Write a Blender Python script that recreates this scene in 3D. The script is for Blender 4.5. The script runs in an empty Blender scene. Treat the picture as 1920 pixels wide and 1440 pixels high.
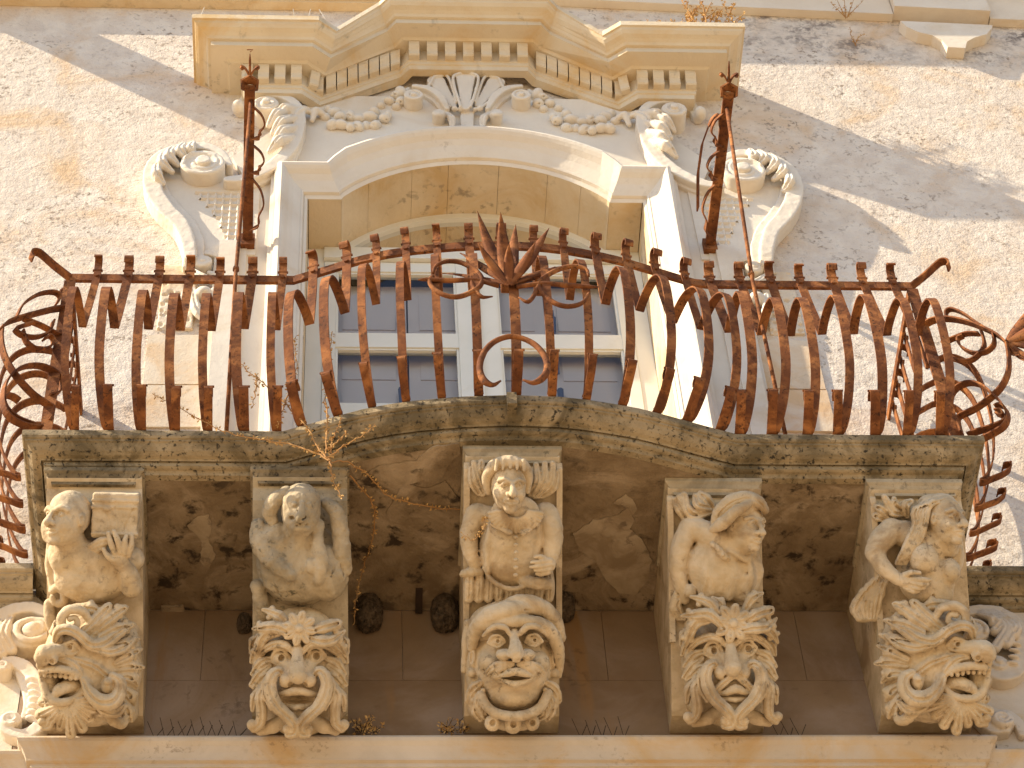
import bpy, math, random
import numpy as np
from mathutils import Vector, Matrix, geometry
random.seed(7); RNG = np.random.RandomState(11)
SC = bpy.context.scene; COL = SC.collection
# ------------------------------------------------------------------ camera, sky, sun, exposure
CR = np.array([[.998, -.0439, -.0459], [.0074, .7982, -.6024], [.063, .6008, .7969]])
_u, _s, _v = np.linalg.svd(CR); CR = _u @ _v            # rows: right, down, forward
CC = np.array([-.6641, -7.492, -8.2854]); CF = 4841.
cd = bpy.data.cameras.new('camera'); cam = bpy.data.objects.new('camera', cd); COL.objects.link(cam)
cd.sensor_width = 36; cd.lens = CF / 1920 * 36; cd.clip_end = 2000; cd.clip_start = .1
M = Matrix(((CR[0][0], -CR[1][0], -CR[2][0], CC[0]), (CR[0][1], -CR[1][1], -CR[2][1], CC[1]),
            (CR[0][2], -CR[1][2], -CR[2][2], CC[2]), (0, 0, 0, 1)))
cam.matrix_world = M; SC.camera = cam
SUN = np.array([1., .26, -.83]); SUN /= np.linalg.norm(SUN)      # direction the light travels
w = bpy.data.worlds.new('World'); SC.world = w; w.use_nodes = True
nt = w.node_tree; bg = nt.nodes['Background']; sky = nt.nodes.new('ShaderNodeTexSky'); sky.sky_type = 'NISHITA'
sky.sun_disc = False; sky.sun_elevation = math.asin(-SUN[2]); sky.sun_rotation = math.atan2(-SUN[0], -SUN[1])
nt.links.new(sky.outputs[0], bg.inputs[0]); bg.inputs[1].default_value = .125; sky.ozone_density = 2.2; sky.dust_density = .6
sd = bpy.data.lights.new('sun', 'SUN'); sd.energy = 5.0; sd.angle = math.radians(.5); sd.color = (1, .86, .64)
so = bpy.data.objects.new('sun', sd); COL.objects.link(so); so.rotation_euler = Vector(SUN).to_track_quat('-Z', 'Y').to_euler()
so.location = (-20, -8, 15)
SC.view_settings.view_transform = 'Standard'; SC.view_settings.look = 'None'; SC.view_settings.exposure = 1.05; SC.view_settings.gamma = 1

# ------------------------------------------------------------------ measuring helpers (photo pixel -> point on a real plane)
def _ray(px, py): return CR.T @ np.array([px - 960, py - 720, CF])
def P(px, py, Y=0.):
    r = _ray(px, py); return CC + r * ((Y - CC[1]) / r[1])
def PZ(px, py, Z):
    r = _ray(px, py); return CC + r * ((Z - CC[2]) / r[2])
def PPL(px, py, pt, n):
    r = _ray(px, py); n = np.array(n, float); return CC + r * (np.dot(np.array(pt) - CC, n) / np.dot(r, n))
def proj(p):
    c = CR @ (np.array(p, float) - CC); return np.array([960 + CF * c[0] / c[2], 720 + CF * c[1] / c[2], c[2]])

# ------------------------------------------------------------------ materials
def mat(name, c1, c2, c3=None, dirt=None, s=(3., 1.1, 22.), amt=(.45, .3), bump=.25, bs=(45., 160.), rough=.9, gen=False,
        bd=.01, zdirt=None, streak=None):
    m = bpy.data.materials.new(name); m.use_nodes = True; t = m.node_tree; N = t.nodes; L = t.links
    b = N['Principled BSDF']; b.inputs['Roughness'].default_value = rough
    b.inputs['Specular IOR Level'].default_value = .15
    geo = N.new('ShaderNodeNewGeometry'); pos = geo.outputs['Position']
    def noise(sc, det=6, dist=0., stretch=None, off=0.):
        n = N.new('ShaderNodeTexNoise'); n.inputs['Scale'].default_value = sc; n.inputs['Detail'].default_value = det
        n.inputs['Roughness'].default_value = .62; n.inputs['Distortion'].default_value = dist
        v = N.new('ShaderNodeMapping'); v.inputs['Location'].default_value = (off, off * 1.7, -off)
        if stretch: v.inputs['Scale'].default_value = stretch
        L.new(pos, v.inputs[0]); L.new(v.outputs[0], n.inputs['Vector'])
        return n.outputs['Fac']
    def ramp(x, a, bb):
        r = N.new('ShaderNodeMapRange'); r.interpolation_type = 'SMOOTHSTEP'
        r.inputs[1].default_value = a; r.inputs[2].default_value = bb; L.new(x, r.inputs[0]); return r.outputs[0]
    def mix(f, a, bb):
        x = N.new('ShaderNodeMix'); x.data_type = 'RGBA'
        if isinstance(f, float): x.inputs[0].default_value = f
        else: L.new(f, x.inputs[0])
        for i, q in ((6, a), (7, bb)):
            if isinstance(q, tuple): x.inputs[i].default_value = (*q, 1)
            else: L.new(q, x.inputs[i])
        return x.outputs[2]
    c = mix(ramp(noise(s[0], 8, .4), .3, .7), c1, c2)
    if c3: c = mix(ramp(noise(s[1], 7, .8, None, 3.1), 1 - amt[0] - .12, 1 - amt[0] + .13), c, c3)
    if streak: c = mix(ramp(noise(streak[1], 6, .3, (1, 1, .12), 7.), streak[2], streak[2] + .15), c, streak[0])
    if dirt:
        d1 = ramp(noise(s[2], 9, .3, None, 5.7), .53, .66); d2 = ramp(noise(s[2] * .09, 5, .3, None, 9.3), 1 - amt[1] - .15, 1 - amt[1] + .15)
        x = N.new('ShaderNodeMath'); x.operation = 'MULTIPLY'; L.new(d1, x.inputs[0]); L.new(d2, x.inputs[1])
        c = mix(x.outputs[0], c, dirt)
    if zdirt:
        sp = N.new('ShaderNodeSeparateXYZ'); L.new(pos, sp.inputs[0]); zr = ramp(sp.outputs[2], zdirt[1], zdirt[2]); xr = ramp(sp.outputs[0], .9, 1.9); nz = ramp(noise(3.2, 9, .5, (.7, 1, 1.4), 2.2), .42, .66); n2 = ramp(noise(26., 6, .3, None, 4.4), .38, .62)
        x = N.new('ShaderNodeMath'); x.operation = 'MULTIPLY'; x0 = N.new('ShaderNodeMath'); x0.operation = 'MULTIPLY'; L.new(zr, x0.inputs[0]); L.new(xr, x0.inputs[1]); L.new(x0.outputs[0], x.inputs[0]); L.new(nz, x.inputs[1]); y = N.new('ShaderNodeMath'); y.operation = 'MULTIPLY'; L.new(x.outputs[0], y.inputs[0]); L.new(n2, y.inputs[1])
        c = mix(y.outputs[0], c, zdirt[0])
    L.new(c, b.inputs['Base Color'])
    x = N.new('ShaderNodeMath'); x.operation = 'ADD'; L.new(noise(bs[0], 8), x.inputs[0])
    y = N.new('ShaderNodeMath'); y.operation = 'MULTIPLY'; y.inputs[1].default_value = .35
    L.new(noise(bs[1], 4), y.inputs[0]); L.new(y.outputs[0], x.inputs[1])
    bp = N.new('ShaderNodeBump'); bp.inputs['Strength'].default_value = bump; bp.inputs['Distance'].default_value = bd
    L.new(x.outputs[0], bp.inputs['Height']); L.new(bp.outputs[0], b.inputs['Normal'])
    return m
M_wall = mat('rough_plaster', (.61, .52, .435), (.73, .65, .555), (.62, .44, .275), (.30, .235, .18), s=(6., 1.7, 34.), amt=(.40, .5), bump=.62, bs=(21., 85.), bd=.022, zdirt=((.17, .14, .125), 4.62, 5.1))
M_cream = mat('dressed_limestone', (.66, .58, .48), (.72, .65, .55), (.60, .47, .31), (.32, .26, .19), s=(3., 1.6, 26.), amt=(.36, .28), bump=.25, bs=(30., 140.))
M_corn = mat('cornice_limestone', (.61, .51, .37), (.66, .57, .43), (.60, .415, .20), (.15, .13, .10), s=(3., 1.8, 24.), amt=(.42, .34), bump=.3, streak=((.32, .27, .19), 9., .62))
M_ochre = mat('ochre_stone', (.60, .475, .31), (.68, .56, .395), (.56, .39, .20), (.19, .15, .11), s=(3., 2.2, 14.), amt=(.42, .42), bump=.35)
M_sculpt = mat('weathered_sculpture_stone', (.46, .35, .215), (.61, .485, .33), (.32, .225, .13), (.12, .09, .06), s=(9., 4.5, 40.), amt=(.42, .4), bump=.4, bs=(42., 140.), streak=((.27, .19, .115), 14., .60))
M_grey = mat('grey_weathered_stone', (.36, .285, .185), (.47, .38, .26), (.25, .20, .13), (.09, .08, .055), s=(7., 3.6, 40.), amt=(.46, .46), bump=.45, bs=(38., 130.))
M_slab = mat('lichen_slab_stone', (.27, .20, .115), (.36, .28, .175), (.12, .09, .05), (.035, .028, .02), s=(9., 5., 52.), amt=(.5, .66), bump=.6, bs=(30., 110.), streak=((.09, .07, .045), 4., .60))
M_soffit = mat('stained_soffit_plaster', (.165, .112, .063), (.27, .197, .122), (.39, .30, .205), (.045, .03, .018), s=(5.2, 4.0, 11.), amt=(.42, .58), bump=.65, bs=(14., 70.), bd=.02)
M_patch = mat('pale_plaster_layer', (.34, .26, .17), (.42, .33, .23), (.25, .18, .11), (.13, .09, .06), s=(7., 5., 20.), amt=(.46, .5), bump=.5, bs=(20., 80.))
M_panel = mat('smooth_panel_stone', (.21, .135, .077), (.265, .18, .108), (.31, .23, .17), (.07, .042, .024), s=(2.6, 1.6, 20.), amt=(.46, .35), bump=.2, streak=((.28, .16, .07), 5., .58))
M_ledge = mat('ledge_stone', (.50, .42, .33), (.58, .495, .40), (.52, .355, .18), (.2, .15, .1), s=(4., 2.8, 40.), amt=(.42, .4), bump=.25)
M_rust = mat('rusted_iron', (.19, .066, .023), (.095, .034, .015), (.34, .135, .045), (.045, .02, .012), s=(16., 9., 60.), amt=(.44, .55), bump=.6, bs=(90., 260.), rough=.85, bd=.004)
M_dark = mat('dark_iron', (.05, .03, .02), (.03, .02, .015), None, None, bump=.3)
M_nest = mat('dried_mud', (.10, .07, .045), (.18, .13, .085), (.05, .035, .022), None, s=(60., 30., 20.), bump=1., bs=(75., 200.), bd=.02)
M_frame = mat('painted_window_frame', (.70, .67, .58), (.74, .71, .63), (.62, .56, .42), None, s=(3., 4., 20.), amt=(.3, .3), bump=.06, rough=.6)
M_shut = mat('grey_lavender_shutter', (.72, .62, .575), (.75, .65, .60), None, None, bump=.05, rough=.7)
M_latch = mat('blue_grey_latch_metal', (.10, .12, .19), (.13, .15, .22), None, None, bump=.05, rough=.5)
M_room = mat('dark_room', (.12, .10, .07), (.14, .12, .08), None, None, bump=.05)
M_dry = mat('dry_straw_stem', (.33, .17, .065), (.42, .24, .10), None, None, bump=.1)
M_leaf = mat('dry_leaf', (.40, .22, .075), (.55, .36, .15), None, None, s=(40., 1, 1), bump=.1)
M_quoin = mat('orange_quoin_stone', (.64, .53, .40), (.70, .60, .47), (.62, .42, .24), (.3, .22, .15), s=(5., 3., 30.), amt=(.45, .4), bump=.3)
M_street = mat('street_paving', (.40, .30, .185), (.47, .36, .23), None, None, bump=.2)
M_wire = mat('grey_spike_wire', (.55, .52, .46), (.60, .56, .5), None, None, bump=.05, rough=.5)
def glass():
    m = bpy.data.materials.new('window_glass'); m.use_nodes = True; t = m.node_tree; N = t.nodes; L = t.links
    N.remove(N['Principled BSDF']); o = N['Material Output']
    tr = N.new('ShaderNodeBsdfTransparent'); tr.inputs[0].default_value = (.93, .94, .93, 1)
    g = N.new('ShaderNodeBsdfGlossy'); g.inputs['Roughness'].default_value = .02
    f = N.new('ShaderNodeFresnel'); f.inputs[0].default_value = 1.5; mx = N.new('ShaderNodeMixShader')
    L.new(f.outputs[0], mx.inputs[0]); L.new(tr.outputs[0], mx.inputs[1]); L.new(g.outputs[0], mx.inputs[2]); L.new(mx.outputs[0], o.inputs[0])
    return m
M_glass = glass()

# ------------------------------------------------------------------ object helpers
def thing(name, label, cat, loc=(0, 0, 0), group=None):
    o = bpy.data.objects.new(name, None); COL.objects.link(o); o.location = loc; o.empty_display_size = .1
    o['label'] = label; o['category'] = cat
    if group: o['group'] = group
    return o
def tag(o, label, cat, group=None):
    o['label'] = label; o['category'] = cat
    if group: o['group'] = group
    return o
def _off(o):
    v = np.zeros(3)
    while o is not None: v += np.array(o.location); o = o.parent
    return v
def part(name, V, F, m, parent=None, label=None, smooth=False, loc=None):
    V = np.asarray(V, float).reshape(-1, 3)
    me = bpy.data.meshes.new(name)
    org = _off(parent) if parent is not None else np.array(loc if loc is not None else (0, 0, 0), float)
    if isinstance(F, np.ndarray):
        me.vertices.add(len(V)); me.vertices.foreach_set('co', (V - org).ravel())
        k = F.shape[1]; me.loops.add(F.size); me.loops.foreach_set('vertex_index', F.ravel().astype(np.int32))
        me.polygons.add(len(F)); me.polygons.foreach_set('loop_start', np.arange(0, F.size, k, dtype=np.int32))
        me.update(calc_edges=True)
    else:
        me.from_pydata([tuple(p) for p in V - org], [], F); me.update()
    if smooth: me.polygons.foreach_set('use_smooth', np.ones(len(me.polygons), bool))
    me.materials.append(m)
    o = bpy.data.objects.new(name, me); COL.objects.link(o)
    if parent is not None: o.parent = parent
    else: o.location = org
    if label: o['label'] = label
    return o
def catmull(pts, n=4, vals=None):
    p = np.asarray(pts, float)
    if len(p) < 3 or n < 2: return p
    q = np.vstack([2 * p[0] - p[1], p, 2 * p[-1] - p[-2]]); out = []
    for i in range(len(p) - 1):
        a, b, c, d = q[i:i + 4]
        for t in np.arange(n) / n:
            out.append(.5 * ((2 * b) + (c - a) * t + (2 * a - 5 * b + 4 * c - d) * t * t + (3 * b - a - 3 * c + d) * t ** 3))
    out.append(p[-1]); return np.array(out)
class G:
    def __init__(s): s.V = []; s.F = []
    def add(s, V, F):
        n = len(s.V); s.V += [tuple(v) for v in V]; s.F += [tuple(i + n for i in f) for f in F]
    def box(s, a, b):
        (x0, y0, z0), (x1, y1, z1) = a, b
        s.add([(x0, y0, z0), (x1, y0, z0), (x1, y1, z0), (x0, y1, z0), (x0, y0, z1), (x1, y0, z1), (x1, y1, z1), (x0, y1, z1)],
              [(3, 2, 1, 0), (4, 5, 6, 7), (0, 1, 5, 4), (1, 2, 6, 5), (2, 3, 7, 6), (3, 0, 4, 7)])
    def prism(s, poly, f0, f1):
        """poly 2-D; f0,f1 map a 2-D point to 3-D"""
        n = len(poly); A = [f0(*p) for p in poly]; B = [f1(*p) for p in poly]
        tr = geometry.tessellate_polygon([[Vector((p[0], p[1], 0)) for p in poly]])
        s.add(A + B, [tuple(t) for t in tr] + [tuple(i + n for i in reversed(t)) for t in tr] + [(i, (i + 1) % n, (i + 1) % n + n, i + n) for i in range(n)])
    def bar(s, path, wd, w, th, taper=None):
        p = np.asarray(path, float); n = len(p); V = []
        for i in range(n):
            t = p[min(i + 1, n - 1)] - p[max(i - 1, 0)]; t /= np.linalg.norm(t) + 1e-9
            W = np.array(wd[i] if np.ndim(wd) == 2 else wd, float); W = W - t * W.dot(t); W /= np.linalg.norm(W) + 1e-9
            N = np.cross(t, W); k = 1 if taper is None else taper[i]
            V += [p[i] + W * w * k / 2 + N * th / 2, p[i] - W * w * k / 2 + N * th / 2, p[i] - W * w * k / 2 - N * th / 2, p[i] + W * w * k / 2 - N * th / 2]
        F = []
        for i in range(n - 1):
            for j in range(4):
                F.append((4 * i + j, 4 * i + (j + 1) % 4, 4 * i + 4 + (j + 1) % 4, 4 * i + 4 + j))
        F += [(3, 2, 1, 0), (4 * n - 4, 4 * n - 3, 4 * n - 2, 4 * n - 1)]
        s.add(V, F)
    def tube(s, path, r, k=7):
        p = np.asarray(path, float); n = len(p); r = np.broadcast_to(np.asarray(r, float), (n,)); V = []
        up = np.array([.31, .2, .93])
        for i in range(n):
            t = p[min(i + 1, n - 1)] - p[max(i - 1, 0)]; t /= np.linalg.norm(t) + 1e-9
            a = np.cross(t, up); a /= np.linalg.norm(a) + 1e-9; b = np.cross(t, a)
            for j in range(k):
                g = 2 * math.pi * j / k; V.append(p[i] + (a * math.cos(g) + b * math.sin(g)) * r[i])
        F = [(k * i + j, k * i + (j + 1) % k, k * i + k + (j + 1) % k, k * i + k + j) for i in range(n - 1) for j in range(k)]
        F += [tuple(range(k))[::-1], tuple(range(k * n - k, k * n))]
        s.add(V, F)
    def loft(s, rows, closed=False):
        n = len(rows[0]); V = [v for r in rows for v in r]; F = []
        for i in range(len(rows) - 1):
            for j in range(n - (0 if closed else 1)):
                F.append((i * n + j, i * n + (j + 1) % n, (i + 1) * n + (j + 1) % n, (i + 1) * n + j))
        s.add(V, F)
    def cyl(s, c, ax, r, h, k=10):
        c = np.array(c, float); ax = np.array(ax, float); ax /= np.linalg.norm(ax); s.tube([c, c + ax * h], r, k)
    def out(s, name, m, parent=None, label=None, smooth=False, loc=None): return part(name, s.V, s.F, m, parent, label, smooth, loc)

# ------------------------------------------------------------------ carving engine: signed-distance sculpting on a voxel grid
def rotm(yaw=0, pitch=0, roll=0):
    a, b, c = (math.radians(v) for v in (yaw, pitch, roll))
    Ry = np.array([[math.cos(a), 0, math.sin(a)], [0, 1, 0], [-math.sin(a), 0, math.cos(a)]])
    Rx = np.array([[1, 0, 0], [0, math.cos(b), -math.sin(b)], [0, math.sin(b), math.cos(b)]])
    Rz = np.array([[math.cos(c), -math.sin(c), 0], [math.sin(c), math.cos(c), 0], [0, 0, 1]])
    return Rz @ Ry @ Rx
class Sculpt:
    """coordinates: x right, y down, n out of the block"""
    def __init__(s, f=None): s.ops = []; s.R = np.eye(3); s.o = np.zeros(3); s.k = 1.; s.f = f
    def at(s, x=0, y=0, n=0, yaw=0, pitch=0, roll=0, sc=1.): s.R = rotm(yaw, pitch, roll); s.o = np.array([x, y, n], float); s.k = sc
    def home(s): s.at()
    def w(s, p):
        if s.f: p = s.f(*p)
        return s.R @ (np.asarray(p, float) * s.k) + s.o
    def e(s, x, y, n, rx, ry=None, rn=None, rot=0, k=8., sub=False, yaw=0):
        ry = rx if ry is None else ry; rn = rx if rn is None else rn
        s.ops.append(('e', s.w((x, y, n)), np.array([rx, ry, rn], float) * s.k, s.R @ rotm(yaw, 0, rot), k * s.k, sub))
    def t(s, pts, r, k=6., fl=1., sub=False, n=3, groove=0):
        p = catmull(pts, n); rr = np.interp(np.linspace(0, 1, len(p)), np.linspace(0, 1, len(r)) if np.ndim(r) else [0, 1], r if np.ndim(r) else [r, r])
        q = np.array([s.w(v) for v in p])
        s.ops.append(('t', q, rr * s.k, fl, k * s.k, sub))
        if groove:
            off = np.array([0, 0, 1.]) if fl >= 1 else np.array([0, 0, 1.])
            g = q + (s.R @ off) * (rr[:, None] * s.k * fl * 1.0)
            s.ops.append(('t', g, np.maximum(rr * s.k * groove, .5), 1., 2. * s.k, True))
    def b(s, x, y, n, hx, hy, hn, rot=0, rd=4., k=4., sub=False, yaw=0):
        s.ops.append(('b', s.w((x, y, n)), np.array([hx, hy, hn], float) * s.k, s.R @ rotm(yaw, 0, rot), rd * s.k, k * s.k, sub))
    def c(s, x, y, n, r, hn, k=4., rd=4., sub=False):
        s.ops.append(('c', s.w((x, y, n)), np.array([r, r, hn], float), s.R, rd, k, sub))
    def r(s, pts, r, n0, n1, k=4., sub=False, n=4):
        p = catmull([s.w(q) for q in pts], n); rr = np.interp(np.linspace(0, 1, len(p)), np.linspace(0, 1, len(r)), r)
        s.ops.append(('r', p, rr, (n0, n1), k, sub))
    def sp(s, x, y, n, r0, r1, a0, turns, w0, w1, k=5., fl=1., dn=0, groove=0):
        m = max(8, int(abs(turns) * 14)); u = np.linspace(0, 1, m)
        a = math.radians(a0) + u * turns * 2 * math.pi; r = r0 + (r1 - r0) * u
        s.t(np.stack([x + r * np.cos(a), y + r * np.sin(a), n + dn * u], 1), list(np.linspace(w0, w1, 6)), k, fl, False, 1, groove)
    def leaf(s, pts, wd, n_lobes=3, k=5., fl=.6, groove=.3):
        p = catmull(pts, 3); L = len(p)
        s.t(pts, [wd * .5, wd, wd * .8, wd * .3], k, fl, False, 3, groove)
    def build(s, h, amp=1.5, nsc=22.):
        lo = np.full(3, 1e9); hi = -lo
        bb = []
        for o in s.ops:
            if o[0] == 't': r = o[2].max() + o[4] + 3; a = o[1].min(0) - r; b = o[1].max(0) + r; sub = o[5]
            elif o[0] == 'r':
                r = o[2].max() + o[4] + 3; a = o[1].min(0) - r; b = o[1].max(0) + r; a[2] = o[3][0] - o[4] - 3; b[2] = o[3][1] + o[4] + 3; sub = o[5]
            elif o[0] == 'e': r = np.sqrt(((o[3] * o[2][None]) ** 2).sum(1)) + o[4] + 3; a = o[1] - r; b = o[1] + r; sub = o[5]
            else: r = np.abs(o[3]) @ o[2] + o[5] + 3; a = o[1] - r; b = o[1] + r; sub = o[6]
            bb.append((a, b))
            if not sub: lo = np.minimum(lo, a); hi = np.maximum(hi, b)
        lo -= 2 * h; hi += 2 * h
        ax = [np.arange(lo[i], hi[i], h) for i in range(3)]
        Fd = np.full([len(a) for a in ax], 40., np.float32)
        for o, (a, b) in zip(s.ops, bb):
            sl = []
            for i in range(3):
                j0 = max(0, int((a[i] - lo[i]) / h)); j1 = min(len(ax[i]), int((b[i] - lo[i]) / h) + 2); sl.append(slice(j0, j1))
            if any(q.stop <= q.start for q in sl): continue
            X = ax[0][sl[0]][:, None, None].astype(np.float32); Y = ax[1][sl[1]][None, :, None].astype(np.float32); Z = ax[2][sl[2]][None, None, :].astype(np.float32)
            if o[0] == 't':
                d = None; q = o[1]; r = o[2]; fl = o[3]
                for i in range(len(q) - 1):
                    A = q[i]; B = q[i + 1] - q[i]
                    bx, by, bz = B[0], B[1], B[2] / fl; bl = bx * bx + by * by + bz * bz + 1e-9
                    dx = X - A[0]; dy = Y - A[1]; dz = (Z - A[2]) / fl
                    tt = np.clip((dx * bx + dy * by + dz * bz) / bl, 0, 1)
                    e = np.sqrt((dx - tt * bx) ** 2 + (dy - tt * by) ** 2 + (dz - tt * bz) ** 2) - (r[i] + tt * (r[i + 1] - r[i]))
                    d = e if d is None else np.minimum(d, e)
                if fl < 1: d = d * max(fl, .6)
                k, sub = o[4], o[5]
            elif o[0] == 'r':
                d = None; q = o[1]; r = o[2]
                for i in range(len(q) - 1):
                    A = q[i]; B = q[i + 1] - q[i]; bl = B[0] ** 2 + B[1] ** 2 + 1e-9; dx = X - A[0]; dy = Y - A[1]
                    tt = np.clip((dx * B[0] + dy * B[1]) / bl, 0, 1); e = np.sqrt((dx - tt * B[0]) ** 2 + (dy - tt * B[1]) ** 2) - (r[i] + tt * (r[i + 1] - r[i]))
                    d = e if d is None else np.minimum(d, e)
                cz = np.abs(Z - (o[3][0] + o[3][1]) / 2) - (o[3][1] - o[3][0]) / 2; hh = np.maximum(6 - np.abs(d - cz), 0) / 6; d = np.maximum(d, cz) + hh * hh * 1.5; k, sub = o[4], o[5]
            else:
                Q = o[3]; dx = X - o[1][0]; dy = Y - o[1][1]; dz = Z - o[1][2]
                u = dx * Q[0, 0] + dy * Q[1, 0] + dz * Q[2, 0]; v = dx * Q[0, 1] + dy * Q[1, 1] + dz * Q[2, 1]; ww = dx * Q[0, 2] + dy * Q[1, 2] + dz * Q[2, 2]
                if o[0] == 'e':
                    R_ = o[2]; k0 = np.sqrt((u / R_[0]) ** 2 + (v / R_[1]) ** 2 + (ww / R_[2]) ** 2)
                    k1 = np.sqrt((u / R_[0] ** 2) ** 2 + (v / R_[1] ** 2) ** 2 + (ww / R_[2] ** 2) ** 2) + 1e-6
                    d = k0 * (k0 - 1) / k1; k, sub = o[4], o[5]
                else:
                    H = o[2] - o[4]
                    if o[0] == 'c': a_ = np.sqrt(u * u + v * v) - H[0]; b_ = a_ - 999
                    else: a_ = np.abs(u) - H[0]; b_ = np.abs(v) - H[1]
                    c_ = np.abs(ww) - H[2]
                    d = np.sqrt(np.maximum(a_, 0) ** 2 + np.maximum(b_, 0) ** 2 + np.maximum(c_, 0) ** 2) + np.minimum(np.maximum(a_, np.maximum(b_, c_)), 0) - o[4]
                    k, sub = o[5], o[6]
            S = Fd[sl[0], sl[1], sl[2]]
            if sub: d = -d; hh = np.maximum(k - np.abs(S - d), 0) / k; Fd[sl[0], sl[1], sl[2]] = np.maximum(S, d) + hh * hh * k * .25
            else: hh = np.maximum(k - np.abs(S - d), 0) / k; Fd[sl[0], sl[1], sl[2]] = np.minimum(S, d) - hh * hh * k * .25
        if amp:
            for sc, am in ((nsc, amp), (nsc * .42, amp * .5)):
                sh = [int((len(ax[i]) * h) / sc) + 3 for i in range(3)]; nz = RNG.uniform(-1, 1, sh).astype(np.float32)
                for i in range(3):
                    g = np.arange(len(ax[i])) * h / sc; i0 = g.astype(int); fr = (g - i0).astype(np.float32); fr = fr * fr * (3 - 2 * fr)
                    shp = [1, 1, 1]; shp[i] = -1; fr = fr.reshape(shp)
                    nz = np.take(nz, i0, i) * (1 - fr) + np.take(nz, i0 + 1, i) * fr
                Fd += am * nz
        Fd[0] = Fd[-1] = 9; Fd[:, 0] = Fd[:, -1] = 9; Fd[:, :, 0] = Fd[:, :, -1] = 9
        I = Fd < 0; n0, n1, n2 = I.shape
        c = np.zeros((n0 - 1, n1 - 1, n2 - 1), np.int8)
        for dx in (0, 1):
            for dy in (0, 1):
                for dz in (0, 1): c += I[dx:n0 - 1 + dx, dy:n1 - 1 + dy, dz:n2 - 1 + dz]
        act = np.argwhere((c > 0) & (c < 8)); idx = np.full(c.shape, -1, np.int32); idx[tuple(act.T)] = np.arange(len(act))
        acc = np.zeros((len(act), 3)); cnt = np.zeros(len(act))
        cor = [(a, b, d) for a in (0, 1) for b in (0, 1) for d in (0, 1)]
        for p0 in cor:
            for d in range(3):
                if p0[d] == 1: continue
                p1 = list(p0); p1[d] = 1
                f0 = Fd[tuple((act + p0).T)]; f1 = Fd[tuple((act + p1).T)]; m = (f0 < 0) != (f1 < 0)
                t = np.where(m, f0 / (f0 - f1 + 1e-12), 0)
                q = np.tile(np.array(p0, float), (len(act), 1)); q[:, d] += t
                acc[m] += q[m]; cnt[m] += 1
        V = (act + acc / np.maximum(cnt, 1)[:, None]) * h + lo
        Q = []
        for d in range(3):
            e1, e2 = (d + 1) % 3, (d + 2) % 3
            a = [slice(None)] * 3; b = [slice(None)] * 3; a[d] = slice(0, -1); b[d] = slice(1, None)
            A = I[tuple(a)]; B = I[tuple(b)]
            for sgn, mk in ((0, A & ~B), (1, ~A & B)):
                p = np.argwhere(mk)
                p = p[(p[:, e1] > 0) & (p[:, e2] > 0)]
                def ix(o1, o2):
                    q = p.copy(); q[:, e1] -= o1; q[:, e2] -= o2; return idx[tuple(q.T)]
                qd = np.stack([ix(1, 1), ix(0, 1), ix(0, 0), ix(1, 0)], 1)
                Q.append(qd if sgn == 0 else qd[:, ::-1])
        Q = np.vstack(Q); return V, Q[(Q >= 0).all(1)]
#==SCENE==
# ================================================================== ground far below
g = G(); g.add([(-60, -60, -9.95), (60, -60, -9.95), (60, 60, -9.95), (-60, 60, -9.95)], [(0, 1, 2, 3)])
st = g.out('street', M_street); st['kind'] = 'structure'

# ================================================================== palace wall
def frame_outline():
    """inner and outer outline of the window surround, matched point by point (x, z), left jamb foot to right jamb foot"""
    inn = [(-.89, .145), (-.89, 3.2), (-.711, 3.2)]; out = [(-1.085, .145), (-1.085, 3.467), (-.815, 3.467)]
    inn += [(-.70, 3.225), (-.655, 3.278)]; out += [(-.77, 3.545), (-.705, 3.64)]
    Ri = .897; a0 = math.asin(.62 / Ri); Ro = 1.217; b0 = math.asin(.66 / Ro)
    for i in range(21):
        t = -1 + 2 * i / 20; a = a0 * t; b = b0 * t
        inn.append((Ri * math.sin(a), 3.562 - Ri + Ri * math.cos(a))); out.append((Ro * math.sin(b), 3.862 - Ro + Ro * math.cos(b)))
    m = 5
    inn += [(-x, z) for x, z in reversed(inn[:m])]; out += [(-x, z) for x, z in reversed(out[:m])]
    return inn, out
INN, OUT = frame_outline()
t = thing('palace_wall', 'rough cream plaster palace wall with orange stains around the balcony window', 'wall', (0, 0, -9.9))
g = G(); MX = 12.
g.box((-MX, 0, .0), (-.99, .6, 8)); g.box((.99, 0, .0), (MX, .6, 8)); g.box((-.99, 0, 3.70), (.99, .6, 8)); g.box((-.99, 0, 0), (.99, .6, .1)); g.box((-MX, 0, -9.9), (MX, .6, -.001))
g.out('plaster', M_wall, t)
# smooth stone band behind the corbels, jointed in blocks
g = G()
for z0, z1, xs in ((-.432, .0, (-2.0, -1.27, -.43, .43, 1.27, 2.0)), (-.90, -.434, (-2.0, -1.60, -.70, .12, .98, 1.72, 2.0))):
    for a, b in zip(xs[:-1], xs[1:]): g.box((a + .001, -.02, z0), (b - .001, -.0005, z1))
g.out('smooth_block_band', M_panel, t, 'smooth brown block band between the corbels')

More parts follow.
